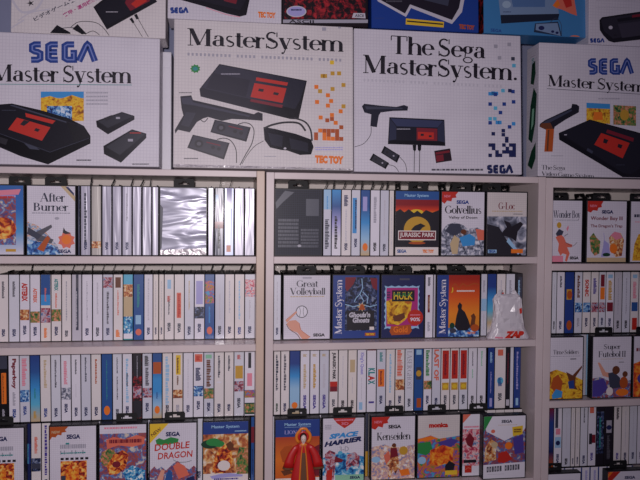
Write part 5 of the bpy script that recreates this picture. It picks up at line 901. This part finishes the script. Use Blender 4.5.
p.into('printed_console').poly([(599.4, 20), (602, 17.2), (636, 12.2), (660, 9), (664, 37), (614, 42.6), (608.6, 41), (603, 35), (599.8, 30)], BLK).poly([(601, 20.6), (603, 18.6), (640, 13.4), (658, 11), (660, 31), (613, 38.6), (604, 31)], mat('#2a2833', .3, .3, '_ink')).poly([(617, 19), (640, 15.4), (640, 19), (618, 22)], BLK).poly([(618, 24), (650, 20), (650, 34), (622, 38)], mat('#3c3846', .3, .3, '_ink')).ell(610.6, 27.5, 2, 1.8, 'ash').marks(613.6, 34.6, 617, 36, 'ink').poly([(632, 15.2), (645, 13.2), (645, 16), (632, 17.6)], 'dred')
p.into('printed_logo').sega(590, 38.4, 604.4, 42.6, 'sega', None).marks(596, .4, 636, 1.6, 'ash').marks(596, 7.2, 628, 8.2, 'ash')
k.done()

# ------------------------------------------------------------------ crumpled shop bag on the middle second shelf
def bag():
    Xl, Xr = x_at(488, .03, H0+ZL2), x_at(527.5, .03, H0+ZL2); xc = (Xl+Xr)/2; hw = (Xr-Xl)/2
    t = thing('plastic_bag', 'small crumpled white plastic bag with red lettering along its flared foot', 'bag', (xc, .032, H0+ZL2+.0006))
    rb = random.Random(4)
    prof = [(0, 1.07, .023), (.004, 1.06, .023), (.018, .95, .021), (.03, .84, .019), (.045, .80, .017), (.06, .75, .016), (.08, .73, .015), (.100, .70, .013), (.112, .74, .011), (.119, .66, .008), (.124, .60, .005), (.127, .52, .003)]
    N = 28; vs = []; fs = []
    for j, (z, a, d) in enumerate(prof):
        for i in range(N):
            th = 2*math.pi*i/N; c, s = math.cos(th), math.sin(th); cx = abs(c)**.6*math.copysign(1, c); sy = abs(s)**.8*math.copysign(1, s)
            w = (rb.uniform(-.0018, .0018)+.0026*math.sin(i*2.1+j*1.3)) if 1 < j else 0; off = -.004*max(0, (z-.05)/.1)
            vs.append((hw*a*cx+off+w*.8, d*sy*.95+w, z+(rb.uniform(-.002, .002) if j > 1 else 0)))
    for j in range(len(prof)-1):
        for i in range(N): k2 = (i+1) % N; fs.append((j*N+i, j*N+k2, (j+1)*N+k2, (j+1)*N+i))
    fs.append(tuple(range(N-1, -1, -1))); fs.append(tuple((len(prof)-1)*N+i for i in range(N)))
    b = MB(); m = foil_mat('bag_film', '#d2ccd4', 60, 40, .4, .5, 0, .003); b.mesh(vs, fs, m); o = b.build('bag_body', t)
    for pl in o.data.polygons: pl.use_smooth = pl.index % 3 != 0
    # crumpled carrying ears
    for sx, ang in ((-.55, .5), (.42, -.45)):
        e = MB(); vv = []; ff = []
        for j in range(5):
            zz = .120+.019*j/4; wd = .010*(1-.45*j/4)
            for i in range(6):
                th = 2*math.pi*i/6; vv.append((hw*sx+ang*.02*j/4+wd*math.cos(th)+rb.uniform(-.001, .001), .005*math.sin(th)*(1-.4*j/4)+rb.uniform(-.001, .001), zz))
        for j in range(4):
            for i in range(6): k2 = (i+1) % 6; ff.append((j*6+i, j*6+k2, (j+1)*6+k2, (j+1)*6+i))
        ff.append(tuple(24+i for i in range(6))); ff.append((5, 4, 3, 2, 1, 0)); e.mesh(vv, ff, m); e.build('bag_handle', t)
    pr = Print(lambda u, v: (-hw+2*hw*u, .15*(1-v)), -.0245); pr.k = 0; pr.STEP = .0001
    pr.into('red_lettering'); R = mat('#d03020', .4, .2)
    pr.place(sans('ZAP', .07), pr.map(.33, .975), (.0265, 0), (.007, .0235), R).poly([(.1, .94), (.3, .95), (.3, .98), (.1, .97)], 'pink')
    pr.build(t)
    pr = Print(lambda u, v: (-hw+2*hw*u, .15*(1-v)), -.0178); pr.into('red_lettering'); pr.poly([(.72, .42), (.78, .40), (.79, .5), (.74, .52)], R); pr.build(t)
bag()

# ------------------------------------------------------------------ small robed figurine in front of the orange cover
def lathe(b, prof, m, n=24, sy=1.0, x=0, y=0):
    vs = []; fs = []
    for z, rx in prof:
        for i in range(n): a = 2*math.pi*i/n; vs.append((x+rx*math.cos(a), y+rx*sy*math.sin(a), z))
    for j in range(len(prof)-1):
        for i in range(n): k2 = (i+1) % n; fs.append((j*n+i, j*n+k2, (j+1)*n+k2, (j+1)*n+i))
    fs.append(tuple(range(n-1, -1, -1))); fs.append(tuple((len(prof)-1)*n+i for i in range(n))); b.mesh(vs, fs, m)
def tube(b, pts, rs, m, n=12, sy=1.0):
    vs = []; fs = []; P = [Vector(q) for q in pts]
    for j, q in enumerate(P):
        d = (P[min(j+1, len(P)-1)]-P[max(j-1, 0)]).normalized(); a = d.cross(Vector((0, 1, 0)))
        if a.length < .1: a = Vector((1, 0, 0))
        a.normalize(); c = d.cross(a)
        for i in range(n): th = 2*math.pi*i/n; vs.append(q+a*rs[j]*math.cos(th)+c*rs[j]*sy*math.sin(th))
    for j in range(len(P)-1):
        for i in range(n): k2 = (i+1) % n; fs.append((j*n+i, j*n+k2, (j+1)*n+k2, (j+1)*n+i))
    fs.append(tuple(range(n-1, -1, -1))); fs.append(tuple((len(P)-1)*n+i for i in range(n))); b.mesh(vs, fs, m)
def smooth_obj(o):
    for pl in o.data.polygons: pl.use_smooth = True
    return o
def figurine():
    xc = x_at(303.5, .01, H0+ZB+.1)
    t = thing('robed_figurine', 'small figurine in a red robe with orange ring headdress before the orange cover', 'figurine', (xc, .0125, H0+ZB+.0006))
    RED = mat('#c21c1c', .45, .2, '_cloth'); GOLD = mat('#e8842a', .4, .3, '_cloth'); SKIN = mat('#e6d2c8', .5, .1, '_skin'); BR = mat('#6a4228', .5, .1, '_cloth'); HAIR = mat('#2a1a18', .5, .1, '_hair')
    b = MB(); lathe(b, [(0, .035), (.004, .036), (.03, .033), (.06, .027), (.085, .0205), (.098, .0165), (.108, .0185), (.116, .016), (.122, .007), (.124, .0045)], RED, 26, .30)
    smooth_obj(b.build('robe', t))
    for sx in (-1, 1):
        b = MB(); tube(b, [(sx*.010, 0, .113), (sx*.022, -.001, .106), (sx*.032, -.002, .09), (sx*.039, -.003, .07), (sx*.042, -.003, .055)], [.007, .0085, .0105, .0125, .0145], RED, 14, .5); smooth_obj(b.build('sleeve', t))
        b = MB(); tube(b, [(sx*.042, -.003, .0555), (sx*.0425, -.003, .050)], [.0152, .0155], BR, 14, .52); b.build('cuff', t)
    b = MB()
    for sx in (-1, 1): tube(b, [(sx*.003, -.0052, .116), (sx*.006, -.0072, .095), (sx*.009, -.0095, .06), (sx*.012, -.0122, .01)], [.0014, .0016, .002, .0024], GOLD, 8)
    b.face([(-.0085, -.0122, .01), (.0085, -.0122, .01), (.0066, -.0098, .055), (.0045, -.0072, .095), (-.0045, -.0072, .095), (-.0066, -.0098, .055)], BR); b.build('front_panel', t)
    b = MB(); lathe(b, [(.118, .004), (.124, .0036), (.127, .0048), (.131, .0068), (.136, .0076), (.141, .0074), (.145, .0058), (.148, .003)], SKIN, 18, .92, 0, -.001)
    tube(b, [(0, -.0082, .137), (0, -.0094, .1335), (0, -.0088, .132)], [.0006, .0012, .001], SKIN, 6)
    h = smooth_obj(b.build('head', t))
    b = MB()
    for sx in (-1, 1): lathe(b, [(.1362, .0003), (.137, .001), (.1378, .0003)], HAIR, 8, .4, sx*.003, -.0078)
    tube(b, [(-.0014, -.0078, .1295), (.0014, -.0078, .1295)], [.0006, .0006], mat('red'), 6); b.build('face_features', h)
    b = MB(); lathe(b, [(.134, .0084), (.140, .0092), (.146, .008), (.150, .005), (.152, .002)], HAIR, 18, .8, 0, .0018); smooth_obj(b.build('hair', h))
    b = MB(); pts = []
    for i in range(17):
        a = math.radians(-52+284*i/16); r = .0195+(.004 if 7 <= i <= 9 else 0); pts.append((r*math.cos(a), .003, .1405+r*.98*math.sin(a)))
    tube(b, pts, [.0042]*17, GOLD, 10, .55); smooth_obj(b.build('headdress', t))
    b = MB(); pts = [(.0125*math.cos(math.radians(-40+260*i/12)), .0035, .141+.0125*math.sin(math.radians(-40+260*i/12))) for i in range(13)]; tube(b, pts, [.0036]*13, RED, 8, .5); smooth_obj(b.build('headdress_lining', t))
    b = MB(); lathe(b, [(.114, .0115), (.1165, .012), (.119, .0095), (.1205, .006)], GOLD, 18, .5); smooth_obj(b.build('collar', t))
figurine()
for o in D.objects:
    if o.name in ('head', 'headdress', 'headdress_lining'): o.location.z -= .004
